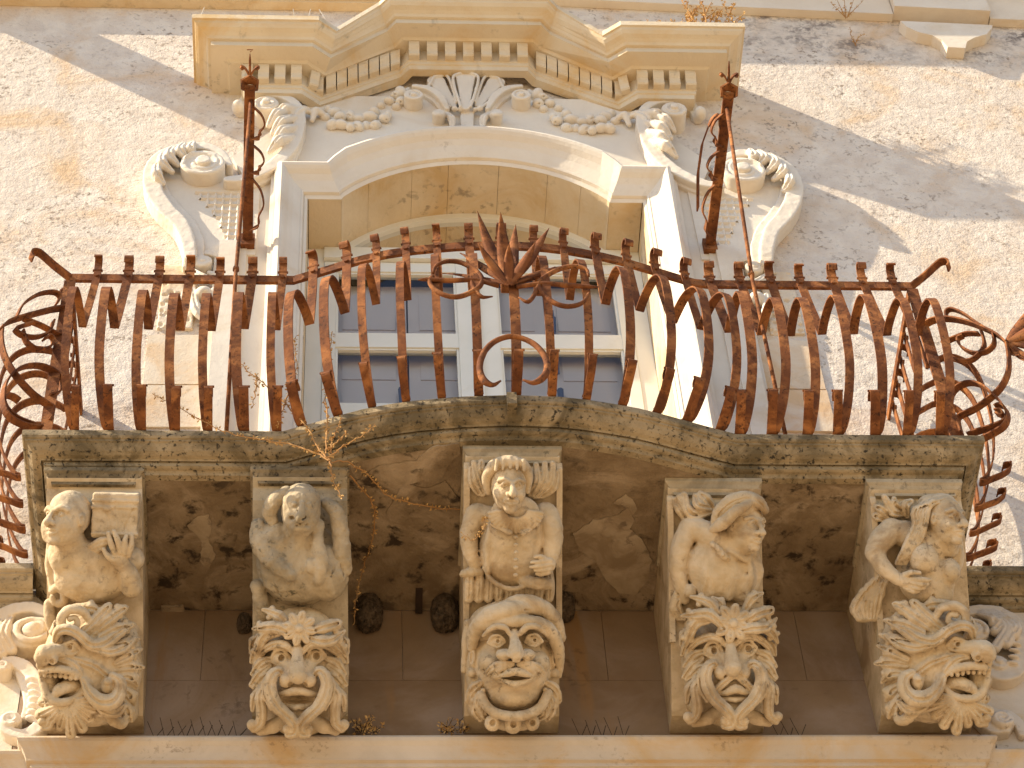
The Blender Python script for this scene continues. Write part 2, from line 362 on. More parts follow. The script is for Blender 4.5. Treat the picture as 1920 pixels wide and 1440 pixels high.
# ================================================================== upper string course (top of the picture)
t = thing('upper_ledge', 'pale stone ledge running across the top of the wall', 'ledge', (0, 0, 5.3))
g = G(); g.box((-7, -.11, 5.345), (-.3, -.001, 5.62)); g.box((-7, -.06, 5.315), (-.3, -.0012, 5.3445)); g.out('moulded_course', M_ochre, t)
g = G()
zl = lambda x: 5.375 - (x - 1.3) * .062
def slab_run(g, x0, x1, p, h, zf=zl):
    g.add([(x0, -p, zf(x0)), (x1, -p, zf(x1)), (x1, -p, zf(x1) + h), (x0, -p, zf(x0) + h), (x0, -.001, zf(x0)), (x1, -.001, zf(x1)), (x1, -.001, zf(x1) + h), (x0, -.001, zf(x0) + h)],
          [(0, 1, 2, 3), (0, 4, 5, 1), (3, 2, 6, 7), (0, 3, 7, 4), (1, 5, 6, 2), (4, 7, 6, 5)])
slab_run(g, -.29, 2.58, .055, .34); slab_run(g, 2.585, 3.16, .10, .34, lambda x: 5.315 - (x - 2.58) * .07); slab_run(g, 3.165, 6, .055, .34, lambda x: 5.26 - (x - 3.16) * .05)
g.out('plain_course', M_cream, t)
g = G(); poly = []
A = [(2.68, 5.30), (2.74, 5.235), (2.80, 5.19), (2.90, 5.14), (2.97, 5.09), (2.985, 5.02)]
B = [(3.14, 5.02), (3.145, 5.09), (3.17, 5.15), (3.23, 5.19), (3.29, 5.22), (3.30, 5.27)]
A = [P(x, y, -.075) for x, y in ((1688, 39), (1700, 50), (1722, 60), (1748, 66), (1766, 75), (1777, 88))]; B = [P(x, y, -.075) for x, y in ((1810, 90), (1813, 78), (1828, 70), (1850, 64), (1860, 52), (1861, 47))]
poly = [(p[0], p[2]) for p in A + B]
g.prism(poly, lambda x, z: (x, -.075, z), lambda x, z: (x, -.001, z))
g.out('pendant_apron', M_cream, t, 'curved stone apron hanging below the ledge')
# eave and its bracket above the frame, the things that shade the top of the wall
g = G(); g.box((.4, -.28, 5.66), (7, -.002, 5.9)); g.box((-7, -.15, 5.63), (.39, -.002, 5.9)); g.out('projecting_cornice', M_cream, t)
g = G(); g.box((-3.16, -.50, 5.40), (-2.90, -.1105, 5.628)); g.out('bracket', M_cream, t)

# ================================================================== window surround
t = thing('window_surround', 'carved cream limestone window surround with broken pediment and scrolls', 'window surround', (0, 0, .14))
# flat slab behind mouldings
g = G(); n = len(OUT); mid = n // 2
outer = [(-1.19, .146), (-1.19, 3.30), (-1.30, 3.62), (-1.02, 4.0), (-1.0, 4.28), (1.0, 4.28), (1.02, 4.0), (1.30, 3.62), (1.19, 3.30), (1.19, .146)]
ring = outer + list(reversed([((a[0] * .3 + b[0] * .7), (a[1] * .3 + b[1] * .7)) for a, b in zip(INN, OUT)]))
g.prism(ring, lambda x, z: (x, -.035, z), lambda x, z: (x, -.001, z)); g.out('backing_slab', M_cream, t)
# pilaster strips beside the jambs
for s in (-1, 1):
    g = G()
    for x0, x1, p, z1 in ((1.19, 1.225, .05, 2.76), (1.225, 1.33, .075, 2.76), (1.33, 1.352, .045, 2.76)):
        a, b = sorted((s * x0, s * x1)); g.box((a, -p, .146), (b, -.0012, z1))
    g.out('pilaster_strip', M_cream, t)
prof = [(0, -.30), (0, .045), (.07, .055), (.09, .052), (.11, .07), (.15, .075), (.17, .072), (.25, .082), (.38, .095), (.50, .115), (.58, .138), (.64, .150), (.70, .156), (.76, .150), (.81, .135), (.84, .115), (.85, .100), (.90, .098), (.91, .075), (1.0, .070), (1.0, .03)]
def refine(pl):
    o = []
    for i in range(len(pl)): o.append(pl[i])
    return o
rows = []
for a, p in prof: rows.append([(x0 * (1 - a) + x1 * a, -p, z0 * (1 - a) + z1 * a) for (x0, z0), (x1, z1) in zip(INN, OUT)])
g = G(); g.loft(rows[1:]); g.out('architrave_moulding', M_cream, t)
# reveal of the opening: impost blocks and voussoirs, each block with a thin joint
g = G(); Y0, Y1 = -.045, .34
def rev(p, q, y0=Y0, y1=Y1, th=.12):
    p = np.array(p); q = np.array(q); d = q - p; L = np.linalg.norm(d); d /= L; nn = np.array([-d[1], d[0]])
    a = p + d * .002; b = q - d * .002
    V = []
    for y in (y0, y1):
        for c in (a, b, b + nn * th, a + nn * th): V.append((c[0], y, c[1]))
    g.add(V, [(0, 1, 2, 3), (7, 6, 5, 4), (0, 4, 5, 1), (1, 5, 6, 2), (2, 6, 7, 3), (3, 7, 4, 0)])
zz = [.146, .75, 1.32, 1.9, 2.45, 2.86, 3.2]
for a, b in zip(zz[:-1], zz[1:]): rev((-.888, a), (-.888, b)); rev((.888, b), (.888, a))
g.out('reveal_jamb', M_ochre, t)
g = G(); rev((-.886, 3.198), (-.711, 3.198), th=.05); rev((.711, 3.198), (.886, 3.198), th=.05)
arc = INN[2:-2]; cuts = [0, 4, 8, 11, 15, 19, 22, len(arc) - 1]
for i in range(len(arc) - 1):
    a, b = np.array(arc[i]), np.array(arc[i + 1]); d = (b - a) / np.linalg.norm(b - a)
    nn = np.array([-d[1], d[0]])
    sh = .001 if i in cuts else 0; sh2 = .001 if i + 1 in cuts else 0
    a2 = a + d * sh - nn * .001; b2 = b - d * sh2 - nn * .001; V = []
    for y in (Y0, Y1):
        for c in (a2, b2, b2 + nn * .12, a2 + nn * .12): V.append((c[0], y, c[1]))
    g.add(V, [(0, 1, 2, 3), (7, 6, 5, 4), (0, 4, 5, 1), (2, 6, 7, 3)] + ([(3, 7, 4, 0)] if i in cuts else []) + ([(1, 5, 6, 2)] if i + 1 in cuts else []))
g.out('arch_voussoirs', M_ochre, t, 'ochre arch stones under the window head')

# ---- pediment cornice: one profile swept along a path that steps in plan and climbs to the raised centre
ZC = 4.175
path = [(-1.21, 0, 0), (-1.21, .075, 0), (-.955, .075, 0), (-.85, .0, 0), (-.365, .02, .288), (-.318, .065, .302)]
path += [(-x, p, z) for x, p, z in reversed(path)]
def mitres(pp):
    """outward plan vectors (dx, dy) with mitre scaling at each path point"""
    pl = np.array([(x, -p) for x, p, z in pp]); M_ = []
    nn = []
    for i in range(len(pl) - 1):
        d = pl[i + 1] - pl[i]; d /= np.linalg.norm(d); nn.append(np.array([d[1], -d[0]]))
    for i in range(len(pl)):
        a = nn[max(i - 1, 0)]; b = nn[min(i, len(nn) - 1)]; m = a + b; m /= np.linalg.norm(m); M_.append(m / max(.35, m.dot(b)))
    return M_, nn
mit, segn = mitres(path)
def sweep(profile, pp, mm, z0):
    return [[(x + m[0] * p, -q + m[1] * p, z0 + z + h) for (x, q, z), m in zip(pp, mm)] for p, h in profile]
bed = [(0, -.02), (.045, -.018), (.05, .015), (.058, .02), (.060, .045), (.064, .048), (.064, .156), (.132, .158), (.14, .168), (.145, .172)]
cor = [(.145, .172), (.235, .1725), (.235, .215), (.252, .217), (.255, .222), (.262, .232), (.280, .243), (.305, .252), (.322, .268), (.329, .285), (.340, .287), (.340, .330), (.0, .375)]
ped = thing('pediment_cornice', 'broken stepped pediment cornice of ochre stone with dentils above the window', 'cornice', (0, 0, ZC))
g = G(); g.loft(sweep(bed, path, mit, ZC)); g.out('bed_moulding', M_corn, ped)
# upper mouldings in separate stones (thin mitre joints)
g = G(); g.loft(sweep(cor, path, mit, ZC)); g.out('corona_and_gutter', M_corn, ped)
# dentils
def dentil(c, out, along, w, zc, skew=0):
    """c plan point on the backing, out/along plan unit vectors"""
    pr = [(0, 0), (.034, .0), (.042, .008), (.044, .026), (.049, .044), (.060, .060), (.066, .074), (.066, .106), (0, .106)]
    V = []; n = len(pr)
    for s in (-.5, .5):
        for p, h in pr:
            q = np.array(c) + np.array(out) * p + np.array(along) * w * s; V.append((q[0], q[1], zc + h + skew * w * s))
    gg = G(); gg.add(V, [(i, i + 1, i + 1 + n, i + n) for i in range(n - 1)] + [tuple(range(n))[::-1], tuple(range(n, 2 * n))])
    gg.out('dentil', M_corn, ped)
def dent_run(i0, u0, u1, cnt, w=.056):
    (xa, pa, za), (xb, pb, zb) = path[i0], path[i0 + 1]
    A = np.array([xa, -pa]) + np.array(mit[i0]) * .062; B = np.array([xb, -pb]) + np.array(mit[i0 + 1]) * .062
    d = (B - A); L = np.linalg.norm(d); d /= L; o = segn[i0]
    if i0 in (2, 8): o = np.array(o) * .55 + np.array([0, -.45]); o /= np.linalg.norm(o); d = np.array([-o[1], o[0]])
    for k in range(cnt):
        u = u0 + (u1 - u0) * (k / (cnt - 1) if cnt > 1 else .5)
        c = A + (B - A) * u; z = ZC + .050 + za + (zb - za) * u; dentil(c, o, d, w, z, (zb - za) / L)
dent_run(1, .09, .90, 4, .060); dent_run(2, .38, .62, 1, .052); dent_run(3, .13, .95, 7, .054); dent_run(5, .05, .95, 7, .060)
dent_run(7, .05, .87, 7, .054); dent_run(8, .38, .62, 1, .052); dent_run(9, .10, .91, 4, .060)
for k in (3, 8): dentil(np.array(path[k][:1] + (0,)) + np.array([0, -.062]), (0, -1), (1, 0), .064, ZC + .050)
for k in (0, 10): pass

# ================================================================== French window
t = thing('french_window', 'pale cream painted arched French window with grey shutters behind its panes', 'window', (0, .3, .14))
YW = .30
arcw = [(x, z) for x, z in INN[2:-2]]
g = G()
def band(poly_o, poly_i, y0, y1):
    n = len(poly_o)
    for i in range(n - 1):
        q = [poly_o[i], poly_o[i + 1], poly_i[i + 1], poly_i[i]]
        V = [(x, y, z) for y in (y0, y1) for x, z in q]
        g.add(V, [(0, 1, 2, 3), (7, 6, 5, 4), (0, 4, 5, 1), (1, 5, 6, 2), (2, 6, 7, 3), (3, 7, 4, 0)])
big = [(-.886, .15)] + [(-.886, 3.196)] + arcw + [(.886, 3.196), (.886, .15)]
sm = [(-.80, .15)] + [(-.80, 3.12)] + [(x * .945, z - .052 + .03 * abs(x)) for x, z in arcw] + [(.80, 3.12), (.80, .15)]
band(big, sm, YW - .03, YW + .03)
g.box((-.80, YW - .045, 3.09), (.80, YW + .03, 3.195)); g.box((-.80, YW - .06, 3.075), (.80, YW - .0, 3.0895))
g.out('outer_frame', M_frame, t)
for s in (-1, 1):
    g = G(); x0, x1 = sorted((s * .012, s * .798))
    xi0, xi1 = sorted((s * .105, s * .735))
    zs = [.16, .42, 1.10, 1.72, 1.84, 2.31, 2.43, 2.975, 3.07]
    g.box((x0, YW - .035, .16), (xi0, YW + .02, 3.07)); g.box((xi1, YW - .035, .16), (x1, YW + .02, 3.07))
    for a, b in ((.16, .42), (1.10, 1.20), (1.72, 1.84), (2.31, 2.43), (2.985, 3.07)): g.box((xi0 + .0005, YW - .033, a), (xi1 - .0005, YW + .018, b))
    c = g.out('casement', M_frame, t)
    g = G()
    for a, b in ((.42, 1.10), (1.20, 1.72), (1.84, 2.31), (2.43, 2.985)):   # glazing beads
        for q in ((xi0, a, xi0 + .014, b), (xi1 - .014, a, xi1, b), (xi0 + .0145, b - .014, xi1 - .0145, b), (xi0 + .0145, a, xi1 - .0145, a + .014)):
            g.box((q[0] + .0006, YW - .024, q[1] + .0006), (q[2] - .0006, YW + .01, q[3] - .0006))
    g.out('glazing_bead', M_frame, c)
    for a, b in ((.42, 1.10), (1.20, 1.72), (1.84, 2.31), (2.43, 2.985)):
        g = G(); g.add([(xi0, YW - .005, a), (xi1, YW - .005, a), (xi1, YW - .005, b), (xi0, YW - .005, b)], [(0, 1, 2, 3)]); g.out('pane', M_glass, c)
g = G(); g.box((-.009, YW - .05, .16), (.011, YW - .036, 3.07)); g.out('meeting_strip', M_frame, t)
g = G(); g.add([(x, YW - .004, z) for x, z in sm[1:-1]], [tuple(range(len(sm) - 2))]); g.out('fanlight_pane', M_glass, t)
# shutters folded behind the glass
for s in (-1, 1):
    g = G(); YS = YW + .075
    for x0, x1 in ((.02, .36), (.365, .76)):
        a, b = sorted((s * x0, s * x1)); g.box((a + .002, YS, .2), (b - .002, YS + .03, 3.0))
        for z0, z1 in ((.35, 1.0), (1.15, 2.05), (2.17, 2.52), (2.6, 2.92)):
            g.box((a + .06, YS - .007, z0), (b - .06, YS - .0005, z1))
    g.out('inner_shutter', M_shut, t)
    g = G(); x = s * .40
    g.tube([(x, YS - .03, .4), (x, YS - .03, 1.86)], .007); g.tube([(x, YS - .03, 2.2), (x, YS - .03, 2.75)], .007)
    g.tube([(x, YS - .03, 1.93), (x, YS - .03, 2.06)], [.012, .018]); g.tube([(x, YS - .032, 2.56), (x, YS - .032, 2.68)], [.010, .016])
    g.out('shutter_bolt', M_latch, t)
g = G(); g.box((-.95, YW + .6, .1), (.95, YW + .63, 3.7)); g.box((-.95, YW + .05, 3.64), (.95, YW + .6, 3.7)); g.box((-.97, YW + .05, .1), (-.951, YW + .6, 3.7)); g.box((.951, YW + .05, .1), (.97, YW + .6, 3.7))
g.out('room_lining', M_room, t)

# ================================================================== balcony slab
BULGE = [(-.95, 0), (-.936, .0), (-.86, .028), (-.782, .055), (-.69, .09), (-.607, .118), (-.50, .145), (-.389, .165), (-.2, .187), (0, .197), (.2, .190), (.314, .176), (.43, .155), (.537, .132), (.65, .098), (.765, .06), (.87, .026), (.955, 0)]
bx = np.array([b[0] for b in BULGE]); by = np.array([b[1] for b in BULGE])
def bulge(x): return float(np.interp(x, bx, by))
YF = .885
def slab_path(inset=0.):
    p = [(-2, .0, 0), (-2, YF, 0)] + [(x, YF + b, 0) for x, b in BULGE] + [(2, YF, 0), (2, .0, 0)]
    return p
SP = slab_path(); smit, _ = mitres(SP)
t = thing('balcony_slab', 'lichen stained stone balcony slab with bowed front edge', 'balcony', (0, 0, 0))
pr = [(-.30, .151), (-.004, .147), (.0, .140), (.0, .108), (-.006, .100), (-.013, .098), (-.014, .090), (-.022, .086), (-.030, .074), (-.042, .060), (-.058, .050), (-.074, .046), (-.080, .040), (-.081, .052), (-.088, .052), (-.089, .034), (-.091, .022), (-.100, .017), (-.112, .015), (-.118, .008), (-.122, .000), (-.150, -.002)]
g = G(); g.loft(sweep(pr, SP, smit, 0)); g.out('edge_moulding', M_slab, t, 'mossy moulded slab edge')
top = [(x + m[0] * -.2, -p + m[1] * -.2) for (x, p, z), m in zip(SP[1:-1], smit[1:-1])]
top = [(-1.85, -.003)] + top + [(1.85, -.003)]
g = G(); g.prism(top, lambda x, y: (x, y, .149), lambda x, y: (x, y, .03)); g.out('floor_plate', M_ledge, t)
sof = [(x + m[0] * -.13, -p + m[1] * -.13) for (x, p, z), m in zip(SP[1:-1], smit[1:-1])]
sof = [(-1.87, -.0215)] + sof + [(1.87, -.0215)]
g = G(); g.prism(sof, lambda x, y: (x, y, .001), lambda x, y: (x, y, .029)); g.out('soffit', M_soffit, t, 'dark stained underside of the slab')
def soff_patch(px, m=M_patch, dz=.006):
    q = [PZ(a, b, 0) for a, b in px]; q = [(p[0], p[1]) for p in q]
    r = []
    for i in range(len(q)):      # ragged outline
        a = np.array(q[i]); b = np.array(q[(i + 1) % len(q)]); L = np.linalg.norm(b - a); k = max(1, int(L / .02))
        for j in range(k): r.append(tuple(a + (b - a) * j / k + RNG.uniform(-.004, .004, 2)))
    g = G(); g.prism(r, lambda x, y: (x, y, -dz), lambda x, y: (x, y, .0)); return g.out('plaster_patch', m, t)
soff_patch([(1075, 1000), (1110, 975), (1150, 968), (1178, 952), (1190, 972), (1180, 990), (1205, 1010), (1222, 1050), (1215, 1085), (1190, 1115), (1160, 1110), (1135, 1085), (1118, 1052), (1085, 1030)])
soff_patch([(1150, 942), (1172, 926), (1186, 935), (1194, 955), (1182, 968), (1170, 950)], M_patch, .0035)
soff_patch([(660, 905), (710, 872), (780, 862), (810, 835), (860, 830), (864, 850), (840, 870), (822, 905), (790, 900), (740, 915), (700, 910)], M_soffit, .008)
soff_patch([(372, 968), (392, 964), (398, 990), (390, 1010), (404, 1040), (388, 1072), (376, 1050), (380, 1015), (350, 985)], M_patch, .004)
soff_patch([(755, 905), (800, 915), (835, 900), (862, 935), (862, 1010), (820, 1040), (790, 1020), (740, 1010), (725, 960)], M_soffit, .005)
soff_patch([(302, 1136), (345, 1134), (346, 1143), (304, 1146)], M_patch, .01)
# mitre stone joint at the bow's centre
g = G(); g.box((-.018, -.905 - .197 + .0, .06), (.022, -.86 - .16, .135)); g.out('joint_stone', M_slab, t)

# wall string course either side of the slab
pr2 = [(p + .16, h) for p, h in pr[1:]]
for s in (-1, 1):
    t = thing('wall_ledge', 'moulded ledge on the wall %s balcony slab' % ('running left from the' if s < 0 else 'running right from the'), 'ledge', (s * 2.6, 0, .07), 'ledges beside the balcony')
    g = G(); x0, x1 = (s * 2.002, s * 7)
    rows = [[(x, -max(p, .002), h) for x in (x0, (x0 + x1) / 2, x1)] for p, h in pr2]
    rows = [[(x, -.001, .15) for x in (x0, (x0 + x1) / 2, x1)]] + rows + [[(x, -.001, -.002) for x in (x0, (x0 + x1) / 2, x1)]]
    g.loft(rows); g.out('moulding', M_grey if s < 0 else M_slab, t)

# ================================================================== lower entablature ledge
t = thing('lower_ledge', 'long cream and ochre stone ledge under the five corbels', 'ledge', (0, 0, -.9))
lp = [(0, .03), (.10, .012), (.115, .004), (.12, -.010), (.115, -.024), (.100, -.040), (.088, -.062), (.080, -.085), (.078, -.096), (.062, -.098), (.062, -.118), (.045, -.122), (.045, -.40), (0, -.40)]
LP = [(-1.85, .0, 0), (-1.85, .005, 0), (1.86, .005, 0), (1.86, .0, 0)]; lm, _ = mitres(LP)
g = G(); g.loft(sweep(lp, LP, lm, -.86)); g.out('ledge_moulding', M_ledge, t)
for s in (-1, 1):
    t2 = thing('lower_side_ledge', 'lower recessed ledge beneath the %s side scroll ornament' % ('left' if s < 0 else 'right'), 'ledge', (s * 2.5, 0, -.95), 'lower side ledges')
    g = G(); rows = [[(s * 1.90, -max(p - .045, .001), -.885 + h * .9), (s * 6, -max(p - .045, .001), -.885 + h * .9)] for p, h in lp]; g.loft(rows); g.out('ledge_moulding', M_ledge, t2)
# ================================================================== wrought-iron railing
ZS = .15; ZR = 1.405; H = ZR - ZS
RI = .118                                       # rail sits inside the slab edge
def rail_plan(x): return -(YF + bulge(x * 1.02) * 1.03 - RI)
RX = 1.925
rail = thing('railing', 'rusty wrought iron balcony railing with bellied bars and curled tips', 'railing', (0, -.77, ZS))
rp = [(x, rail_plan(x), ZR) for x in [-RX, -1.5, -1.2] + list(np.linspace(-.98, .98, 33)) + [1.2, 1.5, RX]]
g = G(); g.bar(rp, (0, 0, 1), .050, .016); g.out('top_rail', M_rust, rail)
for s in (-1, 1):
    g = G(); g.bar([(s * (RX - .006), rail_plan(RX) + .009, ZR), (s * (RX - .006), -.4, ZR), (s * (RX - .006), -.001, ZR)], (0, 0, 1), .045, .012); g.out('top_rail', M_rust, rail)
    # corner post and foot strip
    g = G(); g.bar([(s * RX, rail_plan(RX), ZR - .026), (s * RX, rail_plan(RX), ZR - .30), (s * (RX + .004), rail_plan(RX), .6), (s * (RX + .0), rail_plan(RX), ZS)], (1, 0, 0), .05, .014); g.out('corner_post', M_rust, rail)
    # curled tip at the corner
    d = np.array([s * .93, -.36, 0]); c = np.array([s * RX, rail_plan(RX), ZR])
    q = [(0, 0), (.08, .055), (.14, .105), (.165, .118), (.188, .108), (.196, .082), (.182, .055)]
    g = G(); g.bar(catmull([c + d * a + np.array([0, 0, b]) for a, b in q], 4), np.cross(d, (0, 0, 1)), .042, .008); g.out('curled_tip', M_rust, rail)
g = G(); gp = [(x, -(YF + bulge(x) - .075), ZS + .006) for x in [-1.93] + list(np.linspace(-.98, .98, 25)) + [1.93]]
g.bar(gp, (0, 1, 0), .03, .008); g.out('foot_strip', M_rust, rail)
def bar_profile(j):
    """(out, z) of one bellied bar: curled tip, straight drop, joint, belly, foot"""
    a = RNG.uniform(-1, 1, 8)
    zj = H - .405 + .012 * a[0]; o = .0 + .005 * a[1]; m = 1 + .05 * a[2]
    tipz = .092 + .012 * a[6]
    tip = [(.040, H + tipz - .032), (.050, H + tipz - .008), (.042, H + tipz + .014), (.024, H + tipz + .024), (.007, H + tipz + .012), (.0, H + tipz - .02)]
    if a[3] > .35: tip = tip[1:]
    drop = [(.0, H), (o, H - .2), (o + .006, zj)]
    ap = zj + .035 + .012 * a[4]
    loop = [(o + .008, zj + .001), (o + .045, zj + .032), (o + .10, ap + .022), (o + .155 * m, ap + .018), (o + .21 * m, ap - .035), (.243 * m, ap - .15),
            (.245 * m, H * .42), (.222 * m, H * .26), (.175, H * .12), (.120, .035), (.092, .012)]
    return tip, drop, loop
def foot_profile():
    a = RNG.uniform(-1, 1, 4)
    return [(.090, .004), (.110, .006), (.150, .028), (.195, .052 + .006 * a[0]), (.232 + .01 * a[1], .075), (.250 + .01 * a[1], .098), (.238, .118), (.214, .112), (.206, .094)]
bar_px = [182, 240, 298, 356, 412, 473, 530, 589, 652, 707, 762, 820, 880, 940, 1001, 1056, 1116, 1174, 1227, 1283, 1332, 1388, 1446, 1501, 1563, 1619, 1675]
xs = np.linspace(-1.9, 1.9, 800); ppx = [proj((x, rail_plan(x) - .006, ZR))[0] for x in xs]
def build_bar(c, o, along, skip_loop=False, tip=True, foot=True, w=.038, A=0.):
    tp, dr, lp = bar_profile(0); c = np.array(c); o = np.array(o); al = np.array(along)
    ja = 1 + RNG.uniform(-.25, .25); jb = RNG.uniform(-.006, .006)
    def f(q, m=None):
        m = np.zeros(len(q)) if m is None else np.interp(np.linspace(0, 1, len(q)), np.linspace(0, 1, len(m)), m)
        return [c + o * (a + .012) + np.array([0, 0, b]) + al * (A * k * ja + jb * abs(k)) for (a, b), k in zip(q, m)]
    w *= RNG.uniform(.9, 1.12)
    top = (catmull(f(tp), 3) if tip else None)
    g = G(); pts = f(dr, (0, .3, .62))
    if tip: pts = list(top) + pts
    g.bar(pts, al, w, .007)
    b = g.out('bar', M_rust, rail)
    g = G(); g.cyl(c + o * .014 + np.array([0, 0, H]), o, .011, .012, 8); g.out('rivet', M_rust, b)
    g = G(); q = f([(.0, H + .045)])[0] - al * w * .65; g.cyl(q, al, .0065, w * 1.3, 6); g.out('pin', M_rust, b)
    if not skip_loop:
        g = G(); g.bar(catmull(f(lp, (.62, .75, .95, 1.1, 1.15, 1.12, 1.05, .9, .5, .0, -.35)), 4), al, w, .007); g.out('belly', M_rust, b)
    if foot:
        fp = foot_profile(); sk = RNG.uniform(-.012, .012)
        p = catmull([c + o * (a + .012) + np.array([0, 0, z]) + al * (-A * .4 * ja + sk * i / 8) for i, (a, z) in enumerate(fp)], 3)
        g = G(); g.bar(p, al, w * .95, .0065); q = p[-8] - al * w * .62; g.cyl(q, al, .0055, w * 1.24, 6); g.out('foot_curl', M_rust, b)
for i, px in enumerate(bar_px):
    x = float(np.interp(px, ppx, xs)); e = .02
    d = np.array([2 * e, rail_plan(x + e) - rail_plan(x - e), 0]); d /= np.linalg.norm(d)
    if abs(x) > .96: d = np.array([1., 0, 0])
    o = np.array([d[1], -d[0], 0])
    # near the corners the bars fan out along the rail
    A = .062 * min(1, max(0, (x - .25) / .6)) - .030 * min(1, max(0, (-x - .5) / .5)) - .014 * max(0, (-x - 1.3) / .5)
    build_bar((x, rail_plan(x), ZS), o, d, A=A)
for s in (-1, 1):
    for y in (-.62, -.475, -.335, -.195, -.065):
        build_bar((s * RX, y, ZS), (s, 0, 0), (0, 1, 0))
# ---- corner scrolls, standing on the diagonal of the corners
def diag(s):
    c = np.array([s * RX, rail_plan(RX), ZS]); d = np.array([s * .80, -.60, 0]); return c, d
def flat(pts, s, name, w=.036, th=.008, n=4, taper=None, label=None, planar=True):
    c, d = diag(s); nn = np.cross(d, (0, 0, 1))
    p = catmull([PPL(x, y, c, nn) for x, y in pts], n)
    g = G(); g.bar(p, nn, w, th, None if taper is None else np.interp(np.linspace(0, 1, len(p)), np.linspace(0, 1, len(taper)), taper)); return g.out(name, M_rust, rail, label)
flat([(3, 612), (2, 640), (10, 672), (30, 705), (60, 738), (88, 758), (98, 766), (96, 780), (90, 790)], -1, 'corner_scroll')
flat([(92, 742), (108, 738), (115, 728), (112, 708), (96, 694), (72, 686), (45, 688), (22, 702), (8, 726), (6, 758), (18, 782), (45, 797), (72, 802)], -1, 'corner_scroll')
flat([(36, 752), (24, 744), (12, 742), (6, 752), (14, 770), (34, 786), (60, 796), (78, 802)], -1, 'corner_scroll')
flat([(132, 576), (100, 580), (60, 590), (32, 598), (12, 606), (0, 618)], -1, 'corner_leaf_stem', .045)
flat([(30, 596), (44, 570), (72, 552), (100, 548), (112, 556), (106, 570)], -1, 'corner_leaf_stem', .03)
flat([(100, 602), (92, 622), (70, 632), (44, 630), (28, 618), (40, 612), (60, 606)], -1, 'corner_scroll', .03)
flat([(42, 620), (50, 642), (70, 655), (92, 652), (100, 640), (94, 630), (82, 636)], -1, 'corner_scroll', .03)
flat([(45, 598), (80, 612), (110, 628), (128, 622)], -1, 'corner_scroll', .03)
# right
flat([(1888, 645), (1892, 672), (1890, 700), (1876, 728), (1850, 752), (1822, 770), (1800, 780), (1797, 790), (1803, 812)], 1, 'corner_scroll')
flat([(1782, 762), (1784, 742), (1796, 726), (1818, 718), (1842, 724), (1862, 740), (1878, 756), (1889, 776), (1884, 790), (1862, 800), (1836, 808), (1815, 816)], 1, 'corner_scroll')
flat([(1866, 764), (1874, 760), (1886, 766), (1890, 782), (1882, 800), (1860, 814), (1840, 824)], 1, 'corner_scroll')
flat([(1868, 776), (1880, 780), (1878, 770), (1866, 770)], 1, 'corner_scroll', .03)
flat([(1728, 612), (1752, 600), (1780, 598), (1812, 604), (1845, 616), (1872, 630), (1888, 644)], 1, 'corner_leaf_stem', .04)
flat([(1776, 600), (1774, 586), (1784, 580), (1806, 588), (1832, 606), (1860, 624)], 1, 'corner_leaf_stem', .028)
flat([(1862, 622), (1864, 645), (1848, 660), (1824, 662), (1802, 650), (1796, 636), (1806, 630)], 1, 'corner_scroll', .03)
flat([(1840, 620), (1846, 645), (1838, 662), (1820, 676), (1798, 676), (1784, 668), (1780, 660)], 1, 'corner_scroll', .03)
flat([(1766, 644), (1790, 634), (1812, 626), (1836, 626)], 1, 'corner_scroll', .03)
# ---- leaf rosettes
def rosette(name, label, base, dirs, grp):
    r = thing(name, label, 'iron ornament', base, grp)
    for (dv, L, w, curl) in dirs:
        dv = np.array(dv, float); dv /= np.linalg.norm(dv); out = np.array([0, -1, .05]); sd_ = np.cross(dv, out); sd_ /= np.linalg.norm(sd_); nn = np.cross(sd_, dv)
        rows = []
        for u in np.linspace(0, 1, 12):
            ww = w * (math.sin(math.pi * min(1, u * .9 + .12)) ** .8) * (1 if u < .97 else .15); c = np.array(base) + dv * L * u + nn * curl * u * u * L - nn * .03 * math.sin(math.pi * u)
            fold = ww * .38
            rows.append([c - sd_ * ww, c - sd_ * ww * .5 + nn * fold * .6, c + nn * fold, c + sd_ * ww * .5 + nn * fold * .6, c + sd_ * ww,
                         c + sd_ * ww * .5 + nn * (fold * .6 - .005), c + nn * (fold - .006), c - sd_ * ww * .5 + nn * (fold * .6 - .005)])
        g = G(); g.loft(rows, True); g.out('leaf', M_rust, r, None, True)
    return r
XB = .0; YB = rail_plan(0) - .245
bz = PPL(955, 538, (0, YB - .02, 0), (0, 1, 0)); bz = np.array([bz[0], YB - .03, bz[2]])
LS = 1.4
DV = [((-.55, -.15, 1), .28, .028, -.25), ((-.25, -.05, 1), .36, .032, .05), ((.10, .1, 1), .40, .032, .0), ((-.08, -.25, 1), .27, .036, .1), ((.45, -.2, 1), .33, .030, -.12), ((.85, -.15, 1), .28, .024, -.3),
      ((-.95, -.2, .8), .24, .020, -.35), ((-.4, -.5, .6), .17, .026, -.2), ((.35, -.5, .6), .17, .028, -.2), ((0, -.6, .5), .13, .026, -.2), ((.65, .15, 1), .30, .026, -.15)]
rosette('iron_leaf_rosette', 'rusty iron tuft of pointed leaves at the centre of the railing', tuple(bz), [(a, b * LS, c * .9, d * 1.3) for a, b, c, d in DV], None)
c, d = diag(1); rb = PPL(1890, 640, c, np.cross(d, (0, 0, 1)))
rosette('iron_leaf_rosette', 'rusty iron leaf tuft on the right corner scroll at the photo edge', tuple(rb), [((.8, -.2, 1.2), .3, .03, .0), ((1, -.3, .6), .3, .035, .1), ((1, -.1, .05), .26, .035, .1), ((.35, -.2, -1), .22, .016, .0), ((.55, -.2, -.9), .26, .018, .1), ((.15, -.1, -1), .13, .014, .1), ((.9, -.3, -.35), .2, .024, 0)], None)
